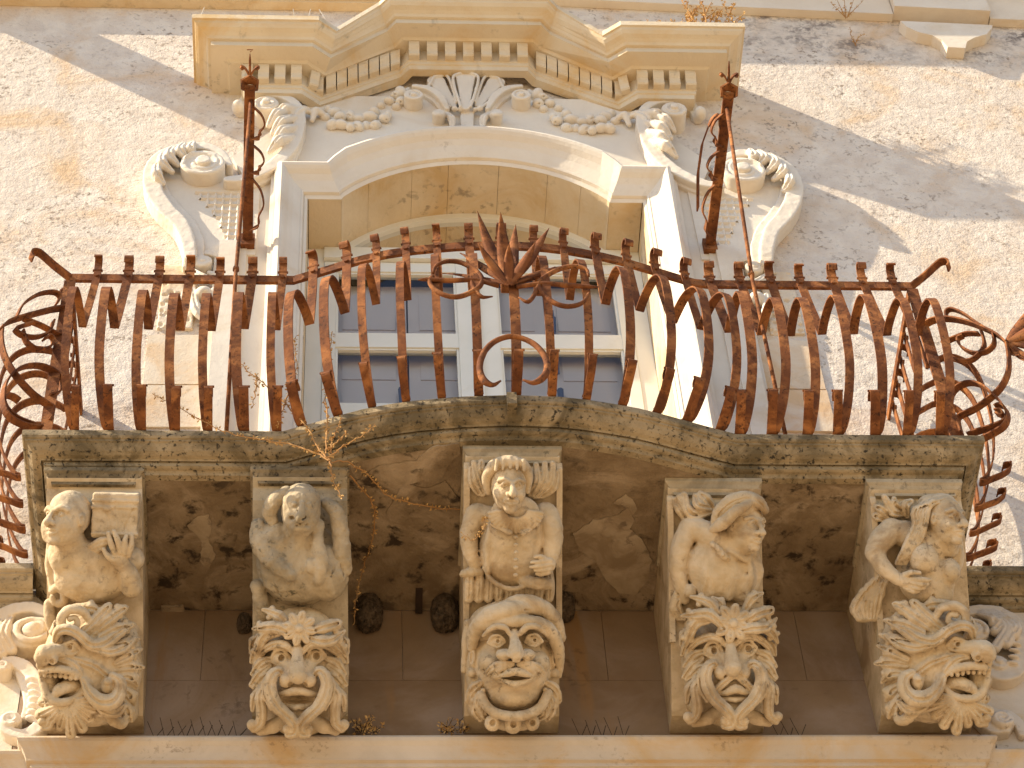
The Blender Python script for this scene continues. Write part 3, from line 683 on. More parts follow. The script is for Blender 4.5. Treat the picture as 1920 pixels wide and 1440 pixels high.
# ---- rings, darts and the open C in the middle of the front
orn = thing('iron_ring_ornament', 'rusty rings with horizontal darts and open C scroll under the leaf tuft', 'iron ornament', (0, YB, .9))
def ontube(pts, r, name, n=4, Y=None, k=7):
    p = catmull([PPL(x, y, (0, YB - .015 if Y is None else Y, 0), (0, 1, 0)) for x, y in pts], n)
    g = G(); rr = np.interp(np.linspace(0, 1, len(p)), np.linspace(0, 1, len(r)), r); g.tube(p, rr, k); return g.out(name, M_rust, orn, None, True)
ontube([(812, 512), (818, 498), (838, 490), (864, 492), (890, 506), (903, 522), (900, 536), (880, 550), (856, 557), (832, 553), (812, 540), (805, 526), (812, 518)], [.006, .011, .012, .012, .011, .009], 'ring')
ontube([(1104, 518), (1100, 506), (1082, 500), (1058, 502), (1030, 514), (1010, 532), (1016, 548), (1036, 566), (1060, 574), (1082, 572), (1096, 564), (1104, 550)], [.006, .011, .012, .012, .011, .007], 'ring')
ontube([(784, 525), (800, 524), (840, 526), (892, 525), (935, 536)], [.003, .010, .012, .011, .011], 'dart', 3)
ontube([(1122, 538), (1105, 538), (1060, 535), (1020, 532), (968, 538)], [.003, .010, .013, .011, .011], 'dart', 3)
ontube([(882, 512), (886, 536), (902, 556), (924, 556)], [.004, .010, .010, .003], 'small_hook')
ontube([(1010, 524), (1004, 548), (990, 566), (972, 557)], [.004, .010, .010, .003], 'small_hook')
ontube([(939, 714), (924, 722), (908, 714), (900, 694), (904, 668), (922, 644), (948, 632), (972, 632), (1000, 644), (1020, 666), (1026, 690), (1018, 708), (1000, 718), (980, 712)], [.004, .016, .014, .012, .012, .014, .016, .004], 'open_c_scroll')
# ---- iron brackets over the balcony with stay rods
for s, wx in ((-1, -1.187), (1, 1.199)):
    b = thing('iron_bracket', 'rusty iron bar bracket above the %s end of the railing with curled finial' % ('left' if s < 0 else 'right'), 'bracket', (wx, 0, 2.77), 'iron brackets over the balcony')
    xe = -1.16 if s < 0 else 1.205; ze = 2.735; ye = -1.0
    g = G(); g.bar([(wx, -.079, 2.768), (xe, ye, ze)], (1, 0, 0), .052, .020); g.box((wx - .035, -.0775, 2.72), (wx + .035, -.0015, 2.82)); g.out('flat_bar', M_rust, b)
    g = G(); e = np.array([xe, ye, ze])
    g.bar([e + (-.034, .02, -.005), e + (-.03, -.01, .02), e + (0, -.02, .03), e + (.03, -.01, .02), e + (.034, .02, -.005)], (0, 1, 0), .05, .012)
    for k in (-1, 1): g.bar(catmull([e + (0, -.02, .03), e + (k * .012, -.05, .05), e + (k * .03, -.07, .062), e + (k * .042, -.075, .05), e + (k * .034, -.066, .04)], 3), (0, 0, 1), .02, .006)
    g.tube([e + (0, -.02, .03), e + (0, -.10, .08), e + (0, -.125, .10)], [.008, .006, .002], 6)
    if s < 0: g.tube([e + (0, -.13, .105), e + (.015, -.14, .11), e + (-.015, -.14, .11)], .003, 5)
    g.out('finial', M_rust, b)
    k0 = 1 if s < 0 else -1
    for (y0, y1) in ((-.88, -.70), (-.66, -.50), (-.46, -.16)):
        g = G(); L = y1 - y0; cx = lambda y: wx + (xe - wx) * (-y) / 1.0
        p = [(cx(y0) + k0 * .02, y0, ze), (cx(y0) + k0 * .06, y0 + L * .15, ze - .03), (cx(y0) + k0 * .075, y0 + L * .4, ze - .05), (cx(y0) + k0 * .05, y0 + L * .6, ze - .06), (cx(y0) + k0 * .045, y0 + L * .85, ze - .03), (cx(y1) + k0 * .02, y1, ze)]
        g.bar(catmull(p, 4), (0, .4, 1), .045, .007); g.out('side_scroll', M_rust, b)
    if s > 0:
        g = G(); g.bar([(wx - .085, -.30, 2.755), (wx - .105, -.52, 2.745), (wx - .10, -.70, 2.74), (wx - .075, -.80, 2.75)], (.3, 0, 1), .045, .008)
        g.bar(catmull([(wx - .075, -.80, 2.75), (wx - .055, -.84, 2.76), (wx - .03, -.86, 2.745), (wx - .02, -.80, 2.74)], 4), (0, .3, 1), .042, .008); g.out('side_bar', M_rust, b)
    r = thing('stay_rod', 'thin rusty stay rod from the %s iron bracket down to the slab' % ('left' if s < 0 else 'right'), 'rod', (s * 1.165, -.9, ZS), 'stay rods')
    yr = -.805
    A = np.array([xe + (.004 if s < 0 else -.004), -.92, ze - .012]); B = np.array([s * 1.18, yr, ZR]); D = np.array([s * 1.17, -.845, ZS])
    g = G(); g.tube([A, (A + B) / 2, B, (B + D) / 2, D], .0095, 7); g.cyl(B + (0, 0, .02), (0, 0, 1), .015, .02, 7); g.out('rod', M_rust, r, None, True)
# ================================================================== carved corbels
UV = np.array([0, -.797, .604]); NV = np.array([0, -.604, -.797])       # up along the corbel face, out of the face
def human(S, wide=1., eyes=True, nose=1., mouth=True, ears=True, brow=1., lids=True):
    """a carved head, face towards +n, about 200 units tall"""
    S.e(0, -18, -18, 74 * wide, 88, 88, k=4); S.e(0, 36, 8, 58 * wide, 68, 66, k=25)
    for s in (-1, 1):
        S.e(s * 33, 28, 40, 27, 27, 25, k=14)
        S.e(s * 31, -8, 80, 23, 15, 24, k=7, sub=True)
    S.t([(-54, -22, 50), (-30, -31, 66), (-7, -20, 72), (7, -20, 72), (30, -31, 66), (54, -22, 50)], 7.5 * brow, k=8)
    S.t([(0, -20, 68), (0, 4, 88), (0, 26, 99)], [8, 10, 15 * nose], k=6)
    for s in (-1, 1):
        S.e(s * 14, 29, 84, 11, 10, 12, k=5); S.e(s * 8, 38, 92, 5, 4, 10, k=3, sub=True)
        if eyes:
            S.e(s * 29, -7, 57, 15, 12, 14, k=2)
            if lids:
                S.t([(s * 12, -4, 62), (s * 28, -18, 70), (s * 46, -4, 58)], 3.4, k=2); S.t([(s * 12, -3, 62), (s * 29, 6, 68), (s * 46, -3, 58)], 2.8, k=2)
            S.e(s * 29, -7, 73, 5.5, 5.5, 9, k=2, sub=True)
        if ears: S.e(s * 73 * wide, 4, -6, 10, 25, 17, k=6); S.e(s * 79 * wide, 4, 4, 5, 14, 8, k=3, sub=True)
    if mouth:
        S.e(0, 55, 66, 30, 17, 14, k=10)
        S.t([(-27, 57, 66), (-9, 50, 77), (0, 53, 79), (9, 50, 77), (27, 57, 66)], [3, 6.5, 5, 6.5, 3], k=3)
        S.t([(-24, 62, 66), (0, 66, 77), (24, 62, 66)], [3, 7.5, 3], k=3)
        S.t([(-25, 58.5, 73), (0, 58.5, 85), (25, 58.5, 73)], 3.6, k=2, sub=True)
    S.e(0, 88, 54, 24, 20, 20, k=14)
def curl(S, pts, r, end, er, k=5, fl=1., groove=.25):
    S.t(pts, r, k, fl, False, 3, groove); S.e(end[0], end[1], end[2], er, er, er * .9, k=4)
def beast(S, B, fl):
    """grinning leafy beast head turned to one side; fl maps the drawing onto the corbel"""
    S.f = fl; B.f = fl; kx = -1 if fl(1, 0, 0)[0] < fl(0, 0, 0)[0] else 1
    S.e(555, 950, 40, 225, 275, 130, k=5); S.e(600, 940, 120, 150, 200, 95, k=30); S.b(540, 990, -30, 190, 235, 70, rd=60)
    S.e(690, 940, 165, 90, 110, 60, k=30)
    # eye, socket, lids
    S.e(648, 856, 232, 52, 38, 44, k=8, sub=True); S.e(643, 858, 205, 33, 27, 33, k=3)
    S.t([(598, 868, 205), (628, 832, 232), (668, 842, 228), (684, 868, 210)], 9, k=4); S.t([(598, 870, 205), (635, 888, 226), (684, 872, 212)], 8, k=4); S.e(648, 860, 238, 14, 13, 26, k=3, sub=True)
    # brow: acanthus band
    S.t([(722, 832, 215), (704, 786, 240), (655, 774, 245), (598, 800, 235), (545, 845, 215), (480, 842, 190), (420, 800, 160), (360, 765, 120)], [14, 22, 24, 24, 26, 28, 26, 14], k=7, groove=.3)
    S.t([(540, 860, 215), (460, 880, 190), (400, 868, 160), (345, 830, 120)], [12, 24, 24, 10], k=6, groove=.3)
    # snout
    S.t([(668, 880, 215), (710, 868, 245), (760, 878, 255), (782, 898, 240)], [26, 30, 40, 34], k=14)
    S.e(770, 905, 235, 36, 34, 44, k=10); S.e(722, 905, 255, 24, 28, 30, k=10); S.e(724, 915, 282, 12, 13, 18, k=4, sub=True); S.e(785, 935, 205, 22, 24, 34, k=10)
    # cheek leaves
    S.t([(690, 915, 225), (640, 925, 225), (600, 960, 215), (575, 1010, 205)], [12, 18, 18, 10], k=6, groove=.3)
    S.t([(640, 905, 215), (570, 925, 205), (520, 945, 190), (470, 985, 170), (440, 1000, 150)], [14, 22, 24, 20, 8], k=6, groove=.3)
    S.t([(600, 975, 205), (560, 1010, 200), (540, 1050, 190)], [14, 20, 10], k=6, groove=.3)
    # mouth
    S.e(690, 1010, 215, 105, 42, 110, rot=-8 * kx, k=6, sub=True)
    S.t([(575, 1003, 200), (630, 965, 232), (690, 952, 245), (745, 955, 240), (785, 965, 215)], [12, 17, 19, 18, 14], k=6)
    for i, x in enumerate(range(612, 765, 25)): S.e(x, 990 - (i > 1) * 6 - (i > 2) * 4, 226, 11, 14, 14, k=3)
    S.t([(590, 1035, 150), (640, 1030, 190), (690, 1045, 215), (715, 1070, 222)], [25, 32, 28, 16], k=6)
    S.t([(560, 1020, 195), (600, 1075, 205), (660, 1098, 225), (715, 1095, 230), (755, 1060, 220), (780, 1000, 205), (788, 965, 205)], [12, 18, 18, 18, 18, 16, 10], k=7)
    S.e(745, 1030, 150, 40, 80, 60, k=14); S.e(755, 1100, 130, 36, 60, 60, k=14)
    curl(S, [(760, 1080, 190), (735, 1150, 185), (740, 1205, 175), (768, 1215, 175)], [18, 20, 22, 16], (774, 1188, 180), 22)
    # big moustache curl
    S.t([(575, 1005, 215), (545, 1055, 225), (495, 1095, 225), (435, 1098, 215), (400, 1060, 205), (402, 1010, 200), (438, 985, 200)], [18, 28, 36, 38, 32, 26, 18], k=6, groove=.25)
    S.e(462, 1030, 185, 30, 38, 40, k=8); S.e(458, 1010, 200, 22, 20, 36, k=5)
    S.t([(540, 1075, 195), (480, 1135, 190), (420, 1150, 180), (380, 1120, 165)], [12, 26, 26, 14], k=6, groove=.3)
    S.t([(470, 1150, 150), (430, 1190, 140), (395, 1205, 120), (380, 1180, 115)], [20, 26, 24, 14], k=6)
    # top scroll and hair leaves
    S.t([(560, 745, 180), (590, 700, 195), (650, 692, 200), (690, 720, 200), (690, 765, 195), (650, 780, 190), (618, 760, 190), (625, 730, 195), (652, 732, 200)], [16, 20, 22, 22, 20, 18, 15, 12, 14], k=4)
    for a in ([(600, 800, 175), (540, 750, 170), (480, 690, 150), (470, 675, 145)], [(560, 810, 170), (480, 750, 160), (410, 700, 140), (385, 690, 130)], [(500, 815, 180), (420, 780, 150), (350, 765, 110)],
              [(470, 860, 150), (390, 850, 130), (330, 830, 90)], [(430, 930, 150), (370, 900, 120), (318, 880, 80)], [(430, 960, 140), (360, 950, 110), (305, 960, 70)], [(420, 1000, 140), (360, 1000, 110), (330, 1040, 80)],
              [(400, 1050, 120), (360, 1080, 100), (345, 1120, 80)], [(400, 1100, 120), (370, 1150, 100), (355, 1195, 80)], [(700, 830, 190), (720, 790, 180), (728, 750, 160)], [(640, 690, 140), (560, 690, 150), (520, 700, 150)]):
        S.t(a, [18, 30, 24, 8] if len(a) == 4 else [18, 29, 9], k=5, groove=.3)
        e = np.array(a[-1], float); d = np.array(a[-2], float) - e; d /= np.linalg.norm(d); q = np.array([-d[1], d[0], 0])
        for s in (-1, 1): S.e(*(e + d * 44 + q * 24 * s), 15, 13, 13, k=7)
    # beard: a fan of ribs like a shell
    B.e(628, 1130, 120, 110, 95, 70, k=5)
    for i in range(9):
        a = math.radians(-5 + i * 23); L = 125 + 14 * math.sin(i * 2.1); c = (645, 1092, 215); e_ = (c[0] - math.cos(a) * L * 1.15, c[1] + math.sin(a) * L * 1.05 + 8, 165)
        B.t([c, ((c[0] + e_[0]) / 2, (c[1] + e_[1]) / 2, 212), e_], [7, 18, 25], k=4, groove=.22)
def greenman(S, F, fl, kind):
    """bearded leaf mask, face to the front; drawing is that of the second corbel"""
    S.f = fl; F.f = fl
    S.e(348, 1000, 20, 218, 290, 120, k=5); S.b(348, 1000, -40, 198, 235, 90, rd=60); S.e(345, 1020, 85, 150, 200, 75, k=30)
    for x, y in ((262, 925), (420, 916)):
        S.e(x, y, 172, 46, 40, 30, k=14, sub=True); S.e(x, y + 3, 138, 37, 34, 36, k=6)
        S.t([(x - 44, y + 12, 140), (x - 26, y - 28, 160), (x + 8, y - 36, 165), (x + 42, y - 2, 150)], 8, k=4); S.t([(x - 44, y + 14, 140), (x, y + 36, 160), (x + 40, y + 6, 148)], 7, k=4)
        S.e(x + 2, y + 2, 172, 15, 16, 34, k=3, sub=True)
    S.t([(322, 905, 165), (280, 868, 175), (225, 868, 165), (170, 905, 130), (145, 960, 100)], [12, 18, 20, 18, 10], k=7, groove=.25)
    S.t([(352, 905, 165), (400, 862, 178), (450, 862, 165), (510, 900, 130), (545, 950, 100)], [12, 18, 20, 18, 10], k=7, groove=.25)
    S.t([(336, 870, 165), (337, 915, 185), (338, 960, 205), (340, 995, 218)], [18, 24, 32, 42], k=10)
    for s in (-1, 1): S.e(340 + s * 52, 1022, 185, 34, 34, 34, k=10); S.e(340 + s * 30, 1042, 206, 13, 12, 22, k=4, sub=True)
    S.e(312, 990, 150, 60, 60, 40, k=20); S.e(370, 990, 150, 60, 60, 40, k=20)
    if kind == 2:
        S.e(340, 1090, 120, 110, 50, 60, k=18); S.e(340, 1110, 190, 86, 22, 70, k=4, sub=True)
        S.t([(248, 1086, 155), (290, 1078, 190), (335, 1068, 204), (385, 1078, 190), (432, 1086, 155)], [9, 16, 20, 16, 9], k=4); S.t([(270, 1132, 145), (340, 1144, 182), (412, 1130, 145)], [9, 16, 9], k=5); S.e(340, 1111, 205, 78, 9, 50, k=3, sub=True)
        S.e(342, 1190, 110, 76, 62, 70, k=16); S.e(342, 1180, 186, 9, 34, 16, k=6, sub=True)
    else:
        S.e(350, 1085, 120, 110, 60, 62, k=18)
        for s in (-1, 1):
            S.t([(350, 1035, 200), (350 + s * 40, 1058, 200), (350 + s * 82, 1100, 180), (350 + s * 100, 1128, 165)], [10, 18, 17, 8], k=5, groove=.3)
            S.t([(350, 1030, 205), (350 + s * 26, 1040, 200), (350 + s * 60, 1070, 190)], [8, 12, 8], k=5)
        S.t([(262, 1122, 160), (310, 1110, 192), (352, 1092, 204), (395, 1108, 192), (440, 1120, 160)], [7, 16, 22, 16, 7], k=4); S.t([(280, 1136, 160), (352, 1142, 192), (425, 1134, 160)], [8, 14, 8], k=4)
        S.t([(262, 1124, 182), (350, 1127, 212), (440, 1122, 182)], 4, k=2, sub=True); S.e(350, 1190, 112, 74, 64, 66, k=16)
        S.t([(345, 1000, 215), (346, 1035, 205)], [14, 12], k=6)
    # big moustache bands and outer locks, curled at the foot
    for s in (-1, 1):
        X = lambda d: 343 + s * d
        curl(S, [(X(64), 1012, 175), (X(88), 980, 190), (X(118), 1000, 200), (X(128), 1055, 205), (X(98), 1130, 212), (X(40), 1185, 215), (X(12), 1222, 205), (X(18), 1256, 195), (X(46), 1262, 190)], [10, 20, 27, 30, 30, 28, 26, 24, 16], (X(46), 1238, 196), 22)
        S.t([(X(100), 985, 180), (X(142), 1020, 185), (X(150), 1080, 185), (X(120), 1150, 185)], [12, 18, 18, 10], k=5, groove=.3)
        curl(S, [(X(140), 1040, 165), (X(172), 1090, 165), (X(165), 1150, 165), (X(168), 1210, 160), (X(196), 1240, 155)], [14, 24, 26, 24, 20], (X(206), 1222, 160), 24)
        S.t([(X(160), 1050, 140), (X(196), 1100, 135), (X(205), 1160, 125)], [14, 22, 12], k=5, groove=.3)
        for a in ([(X(120), 930, 130), (X(170), 950, 130), (X(208), 1000, 110)], [(X(130), 965, 130), (X(178), 1000, 125), (X(212), 1050, 105)], [(X(100), 1000, 130), (X(150), 1010, 130), (X(200), 1060, 110)], [(X(150), 880, 120), (X(195), 905, 100), (X(212), 950, 80)],
                  [(X(170), 830, 100), (X(205), 860, 90), (X(214), 910, 70)]):
            S.t(a, [14, 22, 12], k=5, groove=.35)
        S.t([(X(60), 1200, 120), (X(110), 1230, 120), (X(170), 1250, 110)], [30, 34, 24], k=10)
    # flower with petals and leaf sprays on the brow
    c = (345, 792, 185) if kind == 2 else (348, 800, 190); pr = 1. if kind == 2 else 1.15
    F.e(c[0], c[1], c[2] + 12, 20 * pr, 20 * pr, 18); F.e(c[0], c[1], c[2] - 30, 60, 55, 40, k=10)
    for i in range(8):
        a = math.radians(i * 45 + 12); r = 48 * pr; F.e(c[0] + r * math.cos(a), c[1] + r * math.sin(a), c[2] + 2, 33 * pr, 21 * pr, 16, rot=math.degrees(a), k=3)
        F.t([(c[0] + 20 * math.cos(a), c[1] + 20 * math.sin(a), c[2] + 18), (c[0] + 72 * math.cos(a), c[1] + 72 * math.sin(a), c[2] + 14)], 3.5, k=3, sub=True)
    lv = [[(315, 830, 165), (250, 790, 185), (190, 790, 170), (135, 800, 130)], [(310, 800, 150), (250, 740, 160), (180, 715, 130)], [(250, 815, 165), (190, 830, 160), (165, 880, 140), (150, 940, 115)],
          [(380, 835, 165), (440, 850, 185), (495, 845, 170), (545, 810, 130)], [(390, 810, 155), (450, 790, 175), (510, 775, 150), (525, 768, 140)], [(470, 850, 155), (520, 870, 140), (550, 920, 110)], [(300, 770, 130), (300, 720, 140), (270, 690, 120)], [(400, 770, 130), (440, 720, 140), (490, 700, 110)]]
    if kind == 2: lv = lv[:6]
    if kind == 4: lv = [[(p[0] + (p[0] - 345) * .06, p[1] - (28 if abs(p[0] - 345) > 90 else 0), p[2] + 15) for p in l] for l in lv]
    for a in lv:
        F.t(a, [16, 28, 25, 8] if len(a) == 4 else [16, 27, 9], k=5, groove=.32)
        e = np.array(a[-1], float); d = np.array(a[-2], float) - e; d /= np.linalg.norm(d); q = np.array([-d[1], d[0], 0])
        for s in (-1, 1): F.e(*(e + d * 40 + q * 24 * s), 14, 13, 13, k=7)
def mask_round(S, T, C):
    """round jolly face with turban and ring collar: third corbel"""
    S.e(432, 1080, 20, 215, 230, 110, k=5); S.b(432, 1080, -40, 198, 240, 90, rd=60); S.e(432, 1065, 70, 168, 188, 120, k=20)
    S.e(432, 1120, 84, 152, 138, 98, k=20); S.e(432, 1195, 110, 112, 62, 66, k=24)
    for x, y in ((352, 946), (518, 942)):
        S.e(x, y, 212, 48, 34, 36, k=16, sub=True); S.e(x, y + 2, 176, 36, 28, 30, k=6)
        S.t([(x - 42, y + 10, 180), (x - 22, y - 22, 202), (x + 12, y - 25, 205), (x + 38, y + 4, 194)], 6, k=7); S.t([(x - 40, y + 14, 180), (x, y + 28, 200), (x + 36, y + 8, 192)], 5, k=7); S.e(x + 2, y - 1, 206, 8, 9, 20, k=3, sub=True)
    S.t([(290, 925, 175), (330, 885, 205), (380, 882, 215), (410, 915, 212)], [8, 13, 14, 10], k=12); S.t([(452, 912, 212), (485, 880, 216), (535, 882, 205), (578, 920, 172)], [12, 15, 14, 9], k=10)
    S.t([(428, 905, 195), (429, 940, 218), (431, 975, 245), (432, 998, 256)], [17, 22, 31, 38], k=7)
    for s in (-1, 1): S.e(432 + s * 105, 1045, 140, 55, 50, 58, k=22); S.e(432 + s * 54, 1004, 222, 37, 27, 36, k=6)
    for s in (-1, 1): S.e(432 + s * 27, 1022, 262, 13, 13, 26, k=4, sub=True)
    for s in (-1, 1):
        for dy, L in ((0, 1.), (14, .92), (26, .78)):
            S.t([(432 + s * 12, 1038 + dy * .5, 232), (432 + s * 62, 1040 + dy, 236), (432 + s * 105 * L, 1054 + dy, 218), (432 + s * 138 * L, 1092 + dy * .6, 185)], [8, 12, 11, 5], k=3)
    S.e(432, 1100, 185, 100, 48, 50, k=16); S.e(432, 1109, 245, 76, 15, 80, k=3, sub=True)
    S.t([(352, 1104, 212), (385, 1090, 238), (432, 1078, 248), (478, 1088, 240), (512, 1102, 214)], [7, 15, 19, 15, 7], k=5); S.t([(360, 1112, 212), (432, 1134, 240), (508, 1110, 214)], [7, 17, 7], k=5)
    S.e(345, 1105, 205, 13, 12, 12, k=5); S.t([(385, 1158, 212), (432, 1166, 222), (480, 1156, 212)], 5, k=4, sub=True); S.e(430, 1205, 150, 74, 42, 50, k=22)
    for s in (-1, 1):
        S.e(432 + s * 180, 1030, 70, 20, 48, 34, k=6); S.e(432 + s * 188, 1030, 95, 8, 26, 16, k=4, sub=True); S.e(432 + s * 186, 1100, 85, 22, 22, 22, k=4)
        for i in range(5):
            y = 1120 + i * 26; S.t([(432 + s * (150 + i * 6), y + 20, 120 - i * 6), (432 + s * (185 - i * 4), y + 45, 120 - i * 4), (432 + s * (205 - i * 14), y + 100 - i * 6, 100)], [16, 24, 16], k=4, groove=.35)
        for i in range(4): S.t([(432 + s * (140 - i * 2), 1170 + i * 24, 140), (432 + s * (165 - i * 10), 1220 + i * 20, 135), (432 + s * (150 - i * 14), 1275 + i * 8, 115)], [12, 20, 13], k=4, groove=.35)
    # turban
    T.e(440, 890, 40, 206, 118, 105, k=6); T.t([(246, 985, 70), (262, 900, 120), (320, 840, 155), (400, 815, 175), (480, 800, 160), (560, 820, 140)], [22, 36, 44, 44, 34, 16], k=8)
    T.t([(300, 880, 160), (400, 856, 188), (500, 862, 185), (580, 890, 165), (625, 960, 120), (640, 1040, 85), (640, 1110, 60)], [22, 30, 32, 32, 30, 24, 14], k=6)
    T.t([(360, 800, 140), (450, 770, 150), (540, 790, 145), (610, 850, 115), (645, 940, 80)], [16, 30, 36, 36, 26], k=6)
    T.t([(300, 875, 200), (380, 838, 218), (460, 832, 215)], 4, k=4, sub=True); T.t([(420, 795, 190), (500, 812, 190), (570, 835, 175)], 4, k=4, sub=True); T.t([(232, 880, 30), (222, 980, 30), (216, 1090, 30)], [18, 20, 16], k=6)
    # collar with three rings
    C.t([(282, 1195, 140), (310, 1245, 170), (370, 1275, 190), (432, 1283, 195), (500, 1272, 190), (552, 1240, 170), (586, 1185, 140)], 23, k=5, fl=1.1); C.e(432, 1300, 60, 130, 60, 80, k=10)
    for x, y, r in ((332, 1314, 28), (425, 1322, 31), (512, 1314, 27)):
        C.e(x, y, 165, r * 1.25, r * 1.35, 28, k=4); C.e(x, y - 2, 192, r * .48, r * .52, 22, k=4, sub=True)
def bust_woman(S, Hh):
    S.e(560, 560, 20, 130, 150, 80, k=5); S.e(585, 590, 85, 95, 105, 62, k=20); S.t([(470, 390, 60), (560, 420, 75), (660, 440, 60)], [62, 66, 55], k=20)
    S.e(535, 488, 120, 66, 72, 66, k=12); S.e(656, 545, 110, 46, 56, 56, k=12); S.e(580, 655, 80, 90, 50, 60, k=20); S.e(566, 655, 140, 7, 9, 12, k=5, sub=True)
    S.t([(580, 590, 148), (640, 560, 150)], 4, k=5, sub=True)
    # near arm with hand under the breast
    S.t([(410, 375, 60), (350, 420, 80), (322, 470, 90)], [58, 52, 42], k=14); S.t([(322, 468, 90), (350, 530, 120), (410, 580, 140)], [42, 38, 28], k=12)
    S.e(440, 588, 150, 40, 30, 22, rot=12, k=10)
    for pts in ([(435, 560, 158), (465, 545, 172), (500, 548, 176)], [(460, 578, 160), (510, 578, 178), (548, 580, 174)], [(458, 592, 160), (505, 600, 178), (535, 598, 172)], [(450, 606, 156), (490, 618, 170), (520, 616, 166)], [(436, 614, 150), (470, 632, 160), (498, 632, 156)]):
        S.t(pts, [12, 11, 8], k=3)
    S.t([(700, 430, 30), (705, 500, 30), (690, 560, 40)], [40, 36, 26], k=12)
    S.t([(600, 440, 70), (630, 380, 80)], [55, 48], k=16)
    S.at(648, 318, 100, yaw=36, pitch=14, roll=10, sc=1.1); human(S); S.home()
    # hair
    S2 = Hh
    S2.e(612, 258, 50, 76, 46, 66, k=6)
    for i in range(5):
        o = i * 21; S2.t([(640 - o * .2, 232 - i * 2, 125 - i * 8), (570 - o * .7, 250 + o * .3, 140 - i * 8), (530 - o * .45 + 14, 330 + o * .1, 140 - i * 6), (505 - o * .6 + 16, 400, 135), (455 - o * .5 + 22, 460 + o * .1, 135), (440 - o * .5 + 14, 515, 110)], [12, 16, 17, 16, 14, 8], k=1.5, groove=.3)
    for i in range(3): S2.t([(690, 420, 40), (712 - i * 10, 450, 60), (708 - i * 14, 510 + i * 6, 60)], [14, 18, 8], k=3)
    S2.t([(640, 228, 130), (690, 246, 130), (705, 280, 110)], [9, 10, 7], k=4)
    # skirts and leaf work behind
    for i in range(6): S.t([(400 - i * 22, 540 + i * 22, 20 - i * 5), (350 - i * 20, 650 + i * 14, 25 - i * 8), (330 - i * 14, 760, 0)], [22, 28, 22], k=5, groove=.3)
    for a in ([(480, 300, 20), (420, 290, 60), (385, 225, 60)], [(470, 290, 20), (430, 260, 60), (430, 235, 55)], [(420, 320, 20), (370, 280, 55), (350, 270, 40)], [(490, 310, 30), (480, 260, 60), (505, 245, 50)], [(390, 330, 20), (355, 315, 40), (340, 310, 30)]):
        S.t(a, [16, 22, 14], k=5, groove=.35)
def bust_cap(S, Hh):
    S.e(470, 500, 10, 165, 170, 80, k=5); S.e(455, 505, 64, 145, 150, 76, k=20); S.e(560, 540, 60, 80, 120, 60, k=20); S.t([(350, 320, 50), (450, 370, 80), (600, 430, 60)], [52, 60, 50], k=22)
    S.t([(335, 320, 45), (290, 400, 60), (270, 500, 60), (285, 590, 55), (300, 650, 45)], [50, 46, 42, 34, 24], k=10)
    S.t([(300, 450, 100), (320, 520, 105), (325, 600, 95)], 5, k=5, sub=True); S.e(320, 610, 75, 28, 34, 30, k=8)
    S.t([(618, 450, 40), (640, 520, 45), (620, 600, 40)], [36, 34, 26], k=12)
    # coat: collar points, lapels and folds
    S.t([(420, 390, 140), (455, 420, 150), (475, 450, 148), (500, 460, 140)], [12, 16, 14, 8], k=5); S.t([(500, 420, 130), (540, 440, 138), (575, 462, 125), (602, 450, 110)], [10, 14, 14, 8], k=5)
    S.t([(490, 460, 150), (470, 540, 150), (460, 630, 120)], 5, k=4, sub=True); S.t([(560, 480, 140), (545, 560, 135), (540, 630, 110)], 5, k=4, sub=True)
    for x, d in ((385, 10), (430, -6), (520, 4), (596, 12)): S.t([(x, 450, 112), (x - 8 + d, 540, 120), (x - 24 + d, 640, 95)], [6, 16, 14], k=26)
    for x in (405, 505, 575): S.t([(x, 450, 140), (x - 4, 540, 146), (x - 20, 630, 120)], [3, 6, 7], k=8, sub=True)
    S.e(465, 436, 165, 8, 10, 10, k=3); S.t([(520, 540, 140), (600, 520, 115)], 4, k=5, sub=True)
    S.t([(520, 420, 80), (565, 370, 95)], [58, 52], k=16)
    S.at(585, 305, 115, yaw=34, pitch=8, roll=10, sc=1.14); human(S, 1.); S.home()
    S2 = Hh
    S2.e(560, 225, 95, 100, 58, 100, rot=-8, k=6); S2.t([(440, 320, 90), (455, 250, 130), (510, 195, 160), (580, 175, 170), (640, 195, 170), (672, 235, 150)], [18, 30, 34, 32, 28, 18], k=8, groove=.12)
    S2.t([(600, 190, 190), (560, 215, 205), (520, 240, 200), (470, 290, 170), (425, 325, 120)], [16, 22, 26, 30, 18], k=6); S2.t([(430, 325, 90), (412, 355, 100), (415, 372, 95)], [16, 14, 12], k=5)
    for a in ([(430, 250, 30), (340, 260, 60), (285, 185, 50)], [(430, 230, 40), (370, 215, 70), (360, 180, 55)], [(380, 280, 30), (320, 240, 60), (310, 175, 50)], [(440, 230, 30), (410, 190, 60), (385, 170, 50)], [(330, 300, 20), (290, 240, 40), (265, 200, 30)]):
        S.t(a, [22, 26, 16], k=6, groove=.3)
    for i in range(3): S.t([(270, 620 + i * 20, 40), (250 + i * 8, 690, 30), (270 + i * 14, 740, 10)], [20, 24, 14], k=5, groove=.3)
